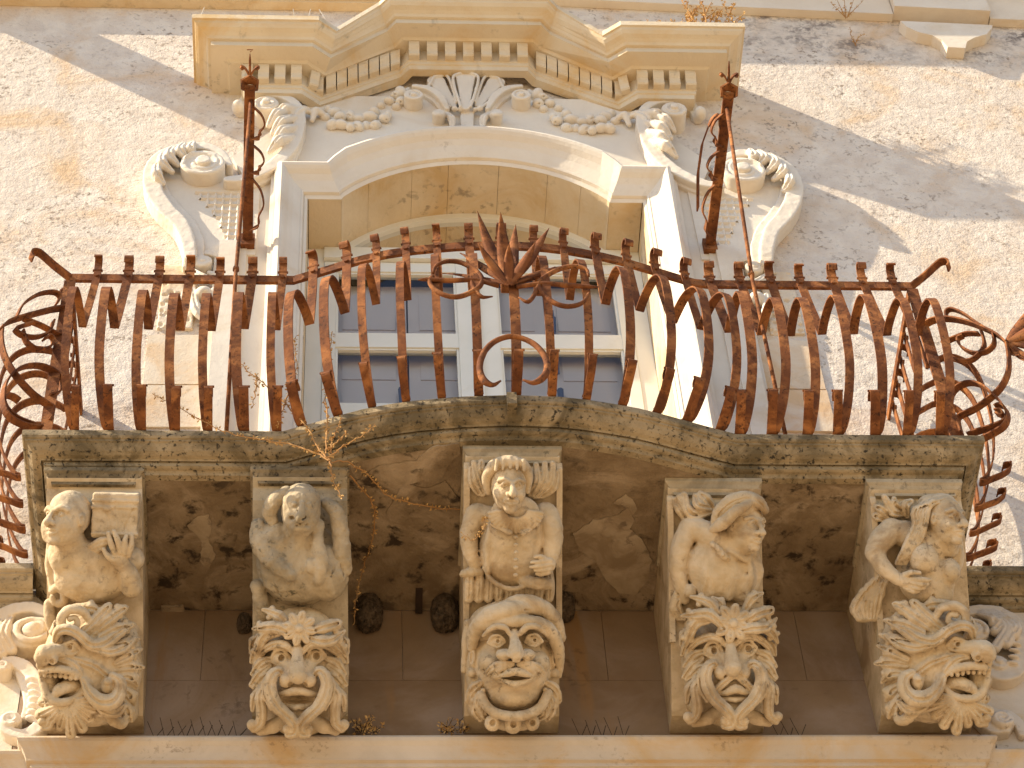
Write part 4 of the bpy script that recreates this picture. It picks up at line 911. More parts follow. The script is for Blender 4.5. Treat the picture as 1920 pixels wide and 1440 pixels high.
def bust_jester(S, R_, Hh):
    S.e(430, 540, 15, 150, 170, 90, k=5); S.e(430, 550, 60, 148, 160, 70, k=24); S.e(430, 500, 80, 120, 90, 62, k=24); S.t([(330, 440, 95), (312, 540, 105), (318, 640, 95)], [12, 18, 14], k=10); S.t([(540, 440, 95), (548, 520, 100), (520, 600, 95)], [12, 16, 12], k=10); S.t([(275, 395, 30), (430, 425, 45), (585, 405, 30)], [50, 54, 50], k=22)
    S.t([(580, 395, 50), (606, 460, 75), (606, 530, 95), (598, 590, 112)], [58, 52, 44, 30], k=10); S.t([(262, 400, 40), (235, 480, 50), (240, 560, 60), (262, 620, 50)], [48, 42, 36, 26], k=12)
    S.t([(560, 470, 70), (640, 520, 60)], 4, k=6, sub=True)
    # hand holding a small roll
    S.e(585, 612, 135, 36, 30, 24, k=8)
    for pts in ([(592, 590, 150), (550, 594, 164), (508, 598, 160)], [(590, 608, 152), (548, 612, 166), (504, 618, 160)], [(590, 626, 150), (552, 632, 160), (524, 632, 156)], [(586, 640, 145), (556, 650, 152), (534, 650, 148)], [(572, 584, 152), (548, 572, 162), (524, 574, 160)]): S.t(pts, [12, 11, 8], k=3)
    S.t([(480, 690, 90), (545, 695, 120), (590, 700, 100)], [26, 30, 26], k=8); S.sp(545, 692, 140, 22, 4, 0, 2, 7, 5, k=3)
    # open coat, buttons, hem
    S.t([(418, 470, 150), (408, 560, 162), (418, 680, 125)], 5, k=3, sub=True); S.t([(464, 468, 150), (452, 560, 162), (432, 680, 125)], 5, k=3, sub=True)
    for y in range(485, 670, 34): S.e(438, y, 158, 12, 9, 9, k=4)
    S.t([(300, 630, 80), (340, 690, 100), (420, 722, 110), (500, 705, 100)], [8, 11, 12, 8], k=8); S.t([(330, 430, 130), (410, 465, 155)], [9, 14], k=5); S.t([(540, 430, 125), (470, 465, 155)], [9, 14], k=5)
    for i in range(9):
        x = 235 + i * 45; S.t([(x, 640 + abs(i - 4) * 2, 30), (x + 4, 700, 45), (x, 770, 30)], [18, 24, 22], k=5, groove=.2)
    S.t([(210, 660, 40), (250, 650, 60), (290, 650, 50)], [18, 22, 16], k=5)
    S.t([(425, 420, 90), (418, 350, 105)], [55, 50], k=14)
    S.at(408, 262, 130, yaw=6, pitch=3, roll=3, sc=1.12); human(S, 1., ears=False); S.home()
    # ruff
    for i in range(17):
        a = math.radians(8 + i * 164 / 16); R_.t([(438 + 55 * math.cos(a), 362 + 42 * math.sin(a), 165), (438 + 118 * math.cos(a), 366 + 96 * math.sin(a), 142)], [8, 12], k=2)
    R_.e(438, 376, 115, 108, 76, 38, k=6)
    # hood and plumes
    T = Hh
    T.t([(318, 290, 110), (308, 220, 130), (345, 165, 150), (410, 148, 160), (470, 165, 150), (494, 220, 130), (490, 280, 110)], [16, 24, 28, 30, 28, 24, 16], k=8); T.e(405, 200, 70, 100, 70, 90, k=8)
    for i in range(5): T.t([(345 + i * 32, 172 - abs(i - 2) * -6, 190), (352 + i * 30, 142, 178)], [8, 11], k=4)
    for a in ([(510, 300, 40), (540, 240, 70), (535, 170, 60)], [(530, 310, 40), (570, 240, 70), (575, 165, 60)], [(545, 310, 40), (600, 250, 60), (612, 165, 50)], [(560, 310, 30), (615, 270, 50), (632, 205, 40)], [(300, 300, 30), (270, 230, 60), (255, 165, 50)], [(310, 250, 30), (290, 190, 60), (290, 160, 50)], [(280, 300, 20), (250, 250, 50), (245, 190, 40)]):
        T.t(a, [18, 20, 14], k=4, groove=.3)
def bust_worn(S, Hh):
    S.e(340, 520, 5, 195, 190, 80, k=5); S.e(335, 540, 60, 170, 150, 80, k=24); S.e(230, 440, 60, 85, 110, 70, k=20); S.e(470, 560, 60, 90, 120, 75, k=20)
    S.t([(345, 400, 60), (345, 330, 80)], [72, 66], k=20)
    S.at(345, 275, 115, yaw=3, pitch=-6, roll=3, sc=1.12); S.e(0, -12, -18, 80, 92, 88, k=4); S.e(0, 36, 8, 66, 70, 66, k=25)
    for s in (-1, 1): S.e(s * 30, -35, 74, 22, 16, 20, k=10, sub=True); S.e(s * 28, -34, 54, 14, 12, 12, k=6)
    S.e(30, -35, 72, 7, 7, 10, k=4, sub=True); S.t([(0, -40, 68), (-2, -10, 80), (-4, 12, 84)], [10, 15, 20], k=12); S.e(-36, 22, 66, 12, 9, 22, k=5, sub=True); S.e(8, 18, 88, 11, 7, 18, k=5, sub=True); S.e(0, 62, 60, 34, 12, 16, k=14); S.t([(-20, 48, 76), (25, 50, 76)], 3, k=6, sub=True)
    for i in range(16): S.e(RNG.uniform(-45, 45), RNG.uniform(-10, 80), 72, RNG.uniform(4, 9), RNG.uniform(3, 7), 9, k=4, sub=True)
    S.home()
    # hood flaps, folded sleeves
    T = Hh
    T.t([(225, 350, 70), (205, 290, 80), (225, 240, 90), (280, 200, 90)], [20, 34, 38, 30], k=10); T.t([(460, 250, 70), (505, 290, 80), (522, 380, 80), (530, 470, 80), (545, 540, 70)], [26, 36, 40, 42, 30], k=10); T.t([(452, 300, 110), (465, 380, 115), (470, 420, 110)], 7, k=6, sub=True)
    S.t([(150, 350, 60), (160, 420, 85), (220, 500, 120), (300, 560, 140)], [32, 44, 44, 30], k=16); S.t([(430, 340, 100), (420, 420, 128), (440, 500, 140), (430, 580, 130)], [20, 30, 34, 26], k=12)
    for a in ([(250, 380, 130), (300, 440, 150), (330, 540, 150)], [(390, 380, 125), (395, 470, 150), (380, 560, 150)], [(180, 480, 100), (210, 570, 120), (250, 640, 100)], [(490, 420, 120), (495, 520, 130), (470, 620, 110)], [(520, 480, 100), (535, 560, 105), (500, 650, 80)]): S.t(a, 6, k=8, sub=True)
    S.e(395, 520, 140, 26, 34, 20, k=10); S.t([(150, 620, 30), (170, 700, 20), (180, 750, 10)], [30, 34, 24], k=10)
def bust_book(S, Bk):
    S.e(430, 560, 10, 200, 150, 85, k=5); S.e(420, 580, 70, 170, 110, 75, k=24); S.t([(290, 470, 50), (420, 500, 70), (590, 500, 50)], [72, 80, 60], k=24); S.e(300, 500, 80, 70, 70, 60, k=20)
    S.t([(232, 430, 20), (225, 520, 20), (240, 620, 15)], [24, 24, 20], k=8); S.t([(330, 440, 70), (315, 380, 90)], [66, 62], k=20)
    S.at(300, 312, 120, yaw=-36, pitch=14, roll=-4, sc=1.2); human(S, 1.04, brow=1.2, lids=False); S.home()
    S.e(225, 355, 150, 30, 46, 40, k=14); S.e(245, 385, 150, 44, 40, 50, k=16)
    # holding hand and forearm
    S.t([(600, 620, 90), (590, 560, 115), (560, 510, 135)], [48, 40, 30], k=12); S.e(545, 480, 145, 42, 46, 24, k=10)
    for pts in ([(530, 470, 158), (512, 420, 172), (498, 372, 172)], [(552, 455, 162), (540, 400, 176), (522, 366, 174)], [(572, 460, 158), (572, 410, 170), (578, 385, 166)], [(588, 470, 150), (600, 425, 160), (600, 385, 156)], [(520, 490, 158), (495, 470, 170), (478, 445, 168)]): S.t(pts, [15, 14, 10], k=3)
    for pts in ([(420, 432, 120), (465, 405, 150), (505, 398, 158)], [(425, 448, 120), (465, 424, 148), (492, 418, 154)], [(430, 466, 115), (460, 444, 140), (480, 440, 146)]): S.t(pts, [15, 13, 9], k=3)
    S.t([(240, 640, 25), (270, 625, 40), (295, 650, 40), (290, 690, 35), (255, 695, 35), (240, 670, 35)], [18, 22, 22, 20, 16, 14], k=4); S.t([(225, 700, 10), (232, 760, 15), (250, 830, 10)], [24, 28, 22], k=8)
    Bk.b(520, 300, 85, 104, 100, 45, rot=1, rd=10, k=3)
    for y in (232, 262, 380): Bk.b(520, y, 128, 106, 7, 6, rot=1, rd=4, k=3)
    Bk.t([(520, 215, 131), (520, 375, 131)], 3, k=3, sub=True); Bk.t([(480, 270, 130), (505, 370, 130)], 4, k=4, sub=True); Bk.t([(600, 270, 130), (560, 370, 130)], 4, k=4, sub=True); Bk.e(485, 268, 130, 18, 12, 8, k=4)
CORB = {  # n: (crop origin, crop scale, plan x at mid height, y bow at the cap, crop y of the cap, label)
    1: ((0, 840), 2.4, -1.674, .010, 100, 'leftmost carved corbel: bald figure hugging a book above a beast mask turned left'),
    2: ((420, 840), 2.4, -.851, .020, 85, 'carved corbel with a worn eroded hooded figure above a curly moustached mask with a flower'),
    3: ((780, 800), 2.4, .006, .135, 90, 'central carved corbel: figure in a ruff above a round turbaned face'),
    4: ((1160, 860), 2.4825, .851, -.03, 100, 'carved corbel with a figure in a soft cap above a thick lipped leafy mask'),
    5: ((1500, 840), 2.4, 1.715, -.03, 150, 'rightmost carved corbel: long haired woman above a beast mask turned right')}
YB_, ZB_ = -.455, -.415
SLOPE = {1: .20, 2: .19, 3: .10, 4: .23, 5: .23}
def to_world(n, V):
    (ox, oy), cs, x, bow, ycap, _ = CORB[n]
    O = np.array([x, YB_ - bow * .5, ZB_]); q = proj(O); ref = np.array([(q[0] - ox) * cs, (q[1] - oy) * cs]); s = q[2] / CF / cs
    dx = V[:, 0] - ref[0]; dy = V[:, 1] - ref[1]; dn = V[:, 2] * 1.12 + SLOPE[n] * dy
    pf = 1 - dn * s / q[2] * 1.0; dx = dx * pf; dy = dy * pf
    W = O + np.outer(dx * s, (1, 0, 0)) - np.outer(dy * s, UV) + np.outer(dn * s, NV)
    # keep each figure's perspective position: objects lower on the corbel stand a little nearer
    return W
def carve(n, S, name, parent, h, m, amp=2.2, nsc=26., label=None):
    V, Q = S.build(h, amp, nsc); return part(name, to_world(n, V), Q[:, ::-1], m, parent, label, True)
HS = 3.5
for n in (1, 2, 3, 4, 5):
    (ox, oy), cs, x, bow, ycap, lab = CORB[n]
    t = thing('carved_corbel', lab, 'corbel', (x, -.06, -.86), 'carved corbels under the balcony')
    # bracket block: side outline extruded, with moulded cap
    yt = -.795 - bow; hw = .203
    xt = {1: -1.70, 2: -.862, 3: .006, 4: .851, 5: 1.695}[n]
    prof = [(-.022, -.0), (yt + .02, -.0), (yt + .02, -.05), (yt + .055, -.075), (yt + .075, -.13), (yt * .55 - .06, -.36), (yt * .3 - .10, -.54), (-.17, -.70), (-.12, -.745), (-.022, -.745)]
    g = G(); sk = lambda z: xt + (x - xt) * min(1, -z / .6)
    g.prism(prof, lambda y, z: (sk(z) - hw * .95, y, z), lambda y, z: (sk(z) + hw * .95, y, z)); g.out('bracket_block', M_sculpt if n != 2 else M_grey, t)
    # cap plate with moulded edge
    cp = [(0, 0), (.0, -.022), (-.010, -.032), (-.018, -.045), (-.03, -.052), (-.034, -.07), (-.1, -.07)]
    pp = [(xt - hw, .3, 0), (xt - hw, -yt + .0, 0), (xt + hw, -yt + .0, 0), (xt + hw, .3, 0)]; mm, _ = mitres(pp)
    g = G(); g.loft(sweep(cp, pp, mm, -.0015)); g.out('cap_moulding', M_slab if n in (1, 2) else M_grey, t)
    # raised border on the flanks
    if n in (3, 4, 5):
        for s in ((-1,) if n != 3 else (-1, 1)):
            g = G(); fr = [(yt + .05, -.085), (yt + .07, -.13), (yt * .55 - .065, -.36), (yt * .3 - .105, -.54)]
            g.bar(catmull([(sk(z) + s * hw * .93, y, z) for y, z in fr], 4), (1, 0, 0), .024, .05); g.out('border_fillet', M_sculpt, t)
    ms = M_sculpt
    if n == 1:
        S, B = Sculpt(), Sculpt(); bust_book(S, B); f = carve(n, S, 'figure', t, HS, ms); carve(n, B, 'book', f, HS, ms)
        S, B = Sculpt(), Sculpt(); beast(S, B, lambda x, y, q: (425 - (x - 560) * .92, y + 16, q)); f = carve(n, S, 'beast_mask', t, HS, ms); carve(n, B, 'shell_beard', f, HS, ms)
    elif n == 5:
        S, B = Sculpt(), Sculpt(); bust_woman(S, B); f = carve(n, S, 'figure', t, HS, ms); carve(n, B, 'long_hair', f, HS, ms)
        S, B = Sculpt(), Sculpt(); beast(S, B, lambda x, y, q: (x, y, q)); f = carve(n, S, 'beast_mask', t, HS, ms); carve(n, B, 'shell_beard', f, HS, ms)
    elif n == 2:
        S, B = Sculpt(), Sculpt(); bust_worn(S, B); f = carve(n, S, 'figure', t, HS, M_grey, 4., 30.); carve(n, B, 'hood', f, HS, M_grey, 4.)
        S, B = Sculpt(), Sculpt(); greenman(S, B, lambda x, y, q: (x, y, q), 2); f = carve(n, S, 'moustached_mask', t, HS, ms); carve(n, B, 'brow_flower', f, HS, ms)
    elif n == 4:
        S, B = Sculpt(), Sculpt(); bust_cap(S, B); f = carve(n, S, 'figure', t, HS, ms); carve(n, B, 'soft_cap', f, HS, ms)
        S, B = Sculpt(), Sculpt(); greenman(S, B, lambda x, y, q: (x * 1.02 + 143, y * 1.02 - 70, q), 4); f = carve(n, S, 'moustached_mask', t, HS, ms); carve(n, B, 'brow_flower', f, HS, ms)
    else:
        S, B, T = Sculpt(), Sculpt(), Sculpt(); bust_jester(S, B, T); f = carve(n, S, 'figure', t, HS, ms); carve(n, B, 'ruff', f, HS, ms); carve(n, T, 'plumed_hood', f, HS, ms)
        S, B, T = Sculpt(), Sculpt(), Sculpt(); mask_round(S, B, T); f = carve(n, S, 'round_mask', t, HS, ms); carve(n, B, 'turban', f, HS, ms); carve(n, T, 'ring_collar', f, HS, ms)
# ================================================================== carved ornament on the window surround (millimetres on the wall)
def mm(px, py, n): p = P(px, py, -n / 1000.); return np.array([p[0] * 1000, -p[2] * 1000, n])
def wall_world(V): return np.stack([V[:, 0] / 1000, -V[:, 2] / 1000, -V[:, 1] / 1000], 1)
SUR = bpy.data.objects['window_surround']
def relief(S, name, parent, m, h=6., amp=1.6, both=False, label=None):
    V, Q = S.build(h, amp, 30.); W = wall_world(V); o = part(name, W, Q[:, ::-1], m, parent, label, True)
    if both:
        W2 = W.copy(); W2[:, 0] *= -1; part(name, W2, Q, m, parent, label, True)
    return o
def N(S, pts, n): return [tuple(mm(x, y, n)) for x, y in pts]
def pt(*a): return tuple(mm(*a))
# large side scrolls
S = Sculpt()
S.r(N(S, [(356, 478), (352, 450), (338, 416), (310, 388), (290, 358), (284, 328), (292, 302), (314, 284), (346, 274), (382, 272), (414, 284), (430, 306)], 100), [34, 38, 44, 48, 46, 44, 40, 34, 26, 20], 0, 100)
S.r(N(S, [(372, 478), (370, 452), (354, 418), (330, 392), (308, 362), (302, 332)], 60), [30, 34, 36, 36, 30, 14], 0, 66)
x, y, _ = pt(380, 306, 120); S.c(x, y, 60, 118, 72, rd=12); S.sp(x, y, 136, 92, 40, 200, 1.2, 13, 11, k=4); 
S.c(x, y, 140, 92, 16, rd=4, k=5, sub=True); S.sp(x, y, 120, 104, 30, 170, 1.35, 15, 13, k=4); S.c(x + 4, y, 105, 40, 45, rd=8)
S.r(N(S, [(428, 336), (462, 332), (506, 312), (540, 282), (558, 246), (562, 214), (552, 192), (528, 180), (500, 178)], 100), [26, 34, 38, 38, 34, 30, 24, 16], 0, 105)
S.r(N(S, [(440, 348), (470, 346), (514, 326), (548, 296), (568, 254)], 60), [14, 26, 28, 26, 14], 0, 62)
x, y, _ = pt(499, 194, 120); S.c(x, y, 55, 70, 72, rd=10); S.c(x, y, 138, 52, 16, rd=4, k=4, sub=True); S.sp(x, y, 122, 62, 16, 150, 1.3, 11, 10, k=4); S.c(x, y, 105, 22, 42, rd=6)
S.r(N(S, [(450, 205), (462, 184), (490, 172), (525, 176), (553, 192), (566, 214)], 40), [30, 34, 36, 36, 30, 18], 0, 44)
# acanthus lobes on both scrolls
for (a, b, c_) in (((345, 272), (338, 284), (352, 300)), ((325, 278), (318, 292), (334, 310)), ((306, 290), (304, 306), (322, 322)), ((294, 312), (294, 326), (306, 344)), ((362, 270), (358, 280), (366, 290))):
    S.t([pt(*a, 105), pt(*b, 124), pt(*c_, 92)], [20, 30, 16], k=6, groove=.3)
for q in ([(548, 206), (520, 214), (504, 236)], [(552, 222), (528, 228), (512, 250)], [(552, 240), (530, 246), (514, 268)], [(546, 258), (524, 264), (506, 284)], [(556, 204), (534, 204), (520, 216)]):
    S.t([pt(*q[0], 96), pt(*q[1], 128), pt(*q[2], 96)], [24, 33, 17], k=4, groove=.28)
S.t([pt(585, 212, 70), pt(570, 206, 90), pt(552, 216, 95), pt(545, 240, 70)], [14, 26, 30, 16], k=5, groove=.3); S.t([pt(605, 214, 60), pt(592, 208, 76), pt(585, 226, 60)], [18, 24, 14], k=5)
x, y, _ = pt(446, 200, 60); S.e(x, y, 55, 34, 40, 44)
relief(S, 'scroll_console', SUR, M_cream, 6., 1.5, True)
# lattice panels between scroll and jamb
for s in (-1, 1):
    g = G(); pl = [mm(*q, 44) / 1000 for q in ((360, 478), (356, 448), (326, 396), (300, 350), (300, 310), (345, 290), (420, 330), (470, 350), (490, 330), (478, 478))]
    poly = [(s * p[0], -p[1]) for p in pl]; g.prism(poly, lambda x, z: (x, -.046, z), lambda x, z: (x, -.002, z)); pan = g.out('lattice_panel', M_cream, SUR)
    g = G(); a = mm(366, 362, 50) / 1000; b = mm(462, 362, 50) / 1000; c = mm(440, 456, 50) / 1000
    x0, x1, z1, z0 = a[0], b[0], -a[1], -c[1]
    lim = lambda z: x0 + (z1 - z) / (z1 - z0) * .18 + .03 * math.sin((z1 - z) / (z1 - z0) * 3.1)
    zz_ = np.linspace(z1, z0, 9)
    for z in zz_: g.add(*((lambda A, B, w: ([(s * A, -.0455, z - w), (s * B, -.0455, z - w), (s * B, -.060, z), (s * A, -.060, z), (s * B, -.0455, z + w), (s * A, -.0455, z + w)], [(0, 1, 2, 3), (3, 2, 4, 5), (0, 3, 5), (1, 4, 2)]))(lim(z), x1 + .01, .011)))
    for x in np.linspace(x0 + .03, x1, 7):
        zt = z1; zb = z0
        for z in np.linspace(z1, z0, 40):
            if lim(z) > x: zb = z; break
        g.add(*((lambda w: ([(s * (x - w), -.0455, zt), (s * (x - w), -.0455, zb), (s * x, -.059, zb), (s * x, -.059, zt), (s * (x + w), -.0455, zb), (s * (x + w), -.0455, zt)], [(0, 1, 2, 3), (3, 2, 4, 5)]))(.010)))
    g.out('lattice_ribs', M_cream, pan)
# pendant scroll and husks under each console
S = Sculpt()
x, y, _ = pt(380, 490, 70); S.c(x, y, 35, 48, 42, rd=6); S.sp(x, y, 72, 36, 10, 30, 1.6, 9, 8, k=3); S.c(x, y, 45, 14, 40, rd=4)
S.r(N(S, [(346, 500), (350, 482), (372, 474), (400, 476), (424, 486), (432, 500)], 50), [12, 18, 20, 18, 14], 0, 56); S.t([pt(355, 505, 40), pt(380, 522, 55), pt(410, 528, 45)], [18, 26, 16], k=6, groove=.3); S.t([pt(392, 512, 40), pt(415, 520, 52), pt(425, 535, 40)], [14, 22, 14], k=6, groove=.3)
S.e(*pt(382, 552, 45), 46, 46, 40); S.e(*pt(384, 548, 80), 16, 14, 16, sub=True); S.t([pt(362, 545, 40), pt(368, 580, 50), pt(384, 604, 35)], [18, 28, 12], k=6, groove=.3); S.t([pt(402, 545, 40), pt(398, 580, 50), pt(386, 604, 35)], [18, 28, 12], k=6, groove=.3)
relief(S, 'pendant_husk', SUR, M_cream, 5., 1.2, True)
# fruit garlands
S = Sculpt(); rr = random.Random(4)
top = [(612, 224), (640, 236), (672, 240), (705, 232), (730, 212), (748, 190)]
cv = catmull([(x, y, 0) for x, y in top], 6)
for i, (x, y, _) in enumerate(cv):
    if i % 3 == 0:
        for k in range(2):
            px = x + rr.uniform(-5, 5); py = y - k * 20 + rr.uniform(-4, 4); r = rr.uniform(25, 35); rt = rr.uniform(0, 180)
            S.e(*pt(px, py, 44 + rr.uniform(-8, 16)), r * rr.uniform(1., 1.4), r * .92, r, rot=rt, k=1.5)
            if rr.random() < .5: S.t([pt(px - 5, py - 3, 62), pt(px + 5, py + 3, 64)], 4, k=3, sub=True)
S.t([pt(598, 222, 20), pt(612, 220, 30)], [10, 16], k=4); S.t([pt(745, 195, 25), pt(758, 178, 30), pt(765, 168, 30)], [22, 22, 14], k=5)
relief(S, 'fruit_garland', SUR, M_cream, 5., 1.2, True)
# crest: three lobed palmette between scrolls
S = Sculpt()
def lobe(b, t, w0, w1, n):
    b = np.array(b, float); t = np.array(t, float); d = (t - b); L = np.hypot(*d); d /= L; q = np.array([-d[1], d[0]])
    S.r(N(S, [tuple(b), tuple((b * .4 + t * .6)), tuple(t)], n), [w0, (w0 + w1) / 2 * 1.02, w1], 0, n, k=5)
    ed = [b - q * w0 * .36, b * .4 + t * .6 - q * w1 * .36, t - d * 4 - q * w1 * .40, t + d * 2 - q * w1 * .2, t + d * 7, t + d * 2 + q * w1 * .2, t - d * 4 + q * w1 * .40, b * .4 + t * .6 + q * w1 * .36, b + q * w0 * .36]
    S.t([pt(p[0], p[1], n + 4) for p in ed], 9, k=3)
lobe((873, 200), (873, 140), 26, 58, 84); lobe((850, 196), (818, 150), 22, 52, 66); lobe((897, 196), (930, 152), 22, 52, 66)
for s in (-1, 1):
    X = lambda d: 876.5 + s * d
    x, y, _ = pt(X(101), 178, 110); S.c(x, y, 55, 54, 62, rd=7); S.c(x, y, 122, 38, 14, rd=3, k=3, sub=True); S.sp(x, y, 108, 46, 12, 180 if s > 0 else 0, -1.3 * s, 9, 8, k=3); S.c(x, y, 90, 16, 36, rd=4)
    S.r(N(S, [(X(100), 160), (X(75), 164), (X(52), 178), (X(38), 202)], 90), [14, 22, 24, 14], 0, 92)
    S.r(N(S, [(X(78), 174), (X(58), 186), (X(42), 208)], 60), [24, 30, 20], 0, 58)
    S.c(*pt(X(54), 222, 60)[:2], 40, 36, 62, rd=8); S.e(*pt(X(54), 214, 98), 22, 20, 12); S.t([pt(X(42), 214, 60), pt(X(30), 222, 72), pt(X(28), 238, 60)], [16, 22, 16], k=5, groove=.3)
    S.e(*pt(X(24), 204, 78), 18, 18, 18); S.e(*pt(X(14), 206, 70), 12, 14, 16)
S.r(N(S, [(876, 205), (876, 240)], 50), [40, 36], 0, 58); S.r(N(S, [(845, 240), (908, 240)], 40), [24, 24], 0, 44)
relief(S, 'shell_crest', SUR, M_cream, 5., 1.2)
# ================================================================== scroll ornaments on the wall beside the corbels
def side_field(s):
    t = thing('side_scroll_ornament', 'carved acanthus scroll relief on the lower wall at the %s edge of the photo' % ('left' if s < 0 else 'right'), 'stone relief', (s * 2.2, 0, -.87), 'side scroll reliefs')
    g = G(); a, b = sorted((s * 2.003, s * 4)); g.box((a, -.018, -.88), (b, -.0006, -.003)); g.out('relief_field', M_cream if s < 0 else M_ledge, t); return t
t = side_field(-1); S = Sculpt()
x, y, _ = pt(60, 1182, 90); S.c(x, y, 40, 96, 50, rd=14); S.sp(x, y, 96, 78, 24, 30, 1.5, 17, 16, k=6); S.e(x + 6, y, 95, 36, 34, 34)
S.r(N(S, [(-30, 1190), (-5, 1160), (25, 1144), (60, 1140), (88, 1150)], 70), [30, 34, 34, 26], 10, 80)
for q in ([(20, 1160), (8, 1190), (22, 1220)], [(0, 1165), (-8, 1195), (4, 1226)], [(-16, 1175), (-24, 1205), (-14, 1232)]): S.t([pt(*q[0], 60), pt(*q[1], 92), pt(*q[2], 70)], [16, 28, 24], k=6, groove=.3)
S.r(N(S, [(2, 1250), (14, 1240), (38, 1244), (62, 1266), (78, 1296), (84, 1326), (76, 1356), (52, 1374), (22, 1372), (0, 1358)], 70), [22, 30, 32, 30, 30, 30, 30, 24, 16], 10, 74)
S.r(N(S, [(34, 1262), (48, 1290), (52, 1320), (44, 1345)], 50), [12, 18, 18, 12], 10, 56)
for i in range(7): S.e(*pt(58 + 5 * math.sin(i * .5), 1276 + i * 12, 66), 26, 13, 20, rot=20)
x, y, _ = pt(20, 1350, 70); S.c(x, y, 40, 44, 40, rd=8); S.sp(x, y, 80, 34, 8, 60, 1.8, 9, 7, k=3); x, y, _ = pt(6, 1252, 70); S.c(x, y, 40, 36, 44, rd=8); S.sp(x, y, 84, 28, 8, 60, 1.5, 8, 7, k=3)
relief(S, 'scroll_relief', t, M_cream, 5.5, 1.5)
t = side_field(1); S = Sculpt()
k = lambda a, b: (1800 + a / 3.79, 1060 + b / 3.79)
x, y, _ = pt(*k(100, 455), 90); S.c(x, y, 40, 66, 56, rd=10); S.sp(x, y, 98, 54, 16, 30, -1.4, 12, 11, k=5); S.c(x - 4, y, 80, 22, 30, rd=5)
S.r(N(S, [k(10, 330), k(110, 320), k(250, 325), k(370, 385), k(440, 490), k(455, 600), k(430, 700), k(370, 765), k(290, 785), k(225, 755), k(195, 700)], 70), [24, 30, 34, 36, 38, 38, 36, 32, 28, 22], 10, 76)
x, y, _ = pt(*k(275, 690), 80); S.c(x, y, 40, 42, 46, rd=8); S.sp(x, y, 84, 34, 10, 90, 1.2, 9, 8, k=3); S.c(x, y, 70, 16, 30, rd=4)
for q in ([k(120, 345), k(230, 380), k(240, 420)], [k(140, 330), k(290, 400), k(250, 470)], [k(170, 325), k(330, 430), k(250, 590)], [k(200, 320), k(370, 440), k(330, 560)], [k(240, 320), k(400, 430), k(385, 500)]): S.t([pt(*q[0], 70), pt(*q[1], 96), pt(*q[2], 84)], [10, 20, 24], k=4, groove=.3)
for i in range(4): S.e(*pt(*k(395 - i * 8, 560 + i * 45), 84), 26, 9, 14, rot=10)
S.r(N(S, [k(215, 770), k(150, 830), k(118, 920), k(125, 1010), k(165, 1100), k(235, 1160), k(330, 1165)], 60), [26, 34, 36, 34, 30, 26, 18], 10, 66)
for i in range(5): S.e(*pt(*k(140 + i * 6 - (0 if i < 3 else -6), 850 + i * 58), 72), 20, 9, 14, rot=-10, sub=True, k=4)
x, y, _ = pt(*k(300, 1100), 70); S.c(x, y, 40, 50, 44, rd=8); S.sp(x, y, 84, 40, 8, 30, 1.8, 10, 8, k=3); S.r(N(S, [k(290, 1040), k(360, 1060), k(420, 1120), k(440, 1190)], 50), [14, 22, 24, 16], 10, 52)
relief(S, 'scroll_relief', t, M_ledge, 5.5, 1.5)
# ================================================================== nests, hook
def nest(c, r, lab):
    me_ = bpy.data.meshes.new('tmp'); import bmesh
    bm = bmesh.new(); bmesh.ops.create_icosphere(bm, subdivisions=4, radius=1)
    for v in bm.verts:
        p = v.co; k = 1 + .10 * math.sin(p.x * 3.1 + 1) * math.cos(p.z * 2.7) + RNG.uniform(-.055, .055); v.co = Vector((p.x * r[0] * k, p.y * r[1] * k, p.z * r[2] * k)) + Vector(c)
    V = [tuple(v.co) for v in bm.verts]; F = [tuple(q.index for q in f.verts) for f in bm.faces]; bm.free(); bpy.data.meshes.remove(me_)
    o = part('swallow_nest', V, F, M_nest, None, None, False, tuple(c)); tag(o, lab, 'nest', 'mud nests under the slab')
nest(P(692, 1150, -.06), (.064, .075, .105), 'round mud nest against the right side of the worn hooded corbel')
nest(P(834, 1150, -.06), (.066, .075, .105), 'mud nest against the left side of the central corbel')
nest(P(1058, 1136, -.06), (.050, .07, .085), 'mud nest against the right side of the central corbel')
nest(P(458, 1170, -.04), (.035, .05, .05), 'small broken mud nest left of the worn hooded corbel')
g = G(); c = P(785, 1146, -.03); g.bar([c + (0, -.0, -.01), c + (0, -.05, -.004), c + (0, -.12, .022)], (1, 0, 0), .03, .012); g.cyl(c + (0, -.118, .02), (0, 0, 1), .017, .01)
tag(g.out('iron_hook', M_dark, None, None, False, tuple(c)), 'short dark iron hook under the slab between two mud nests', 'hook')
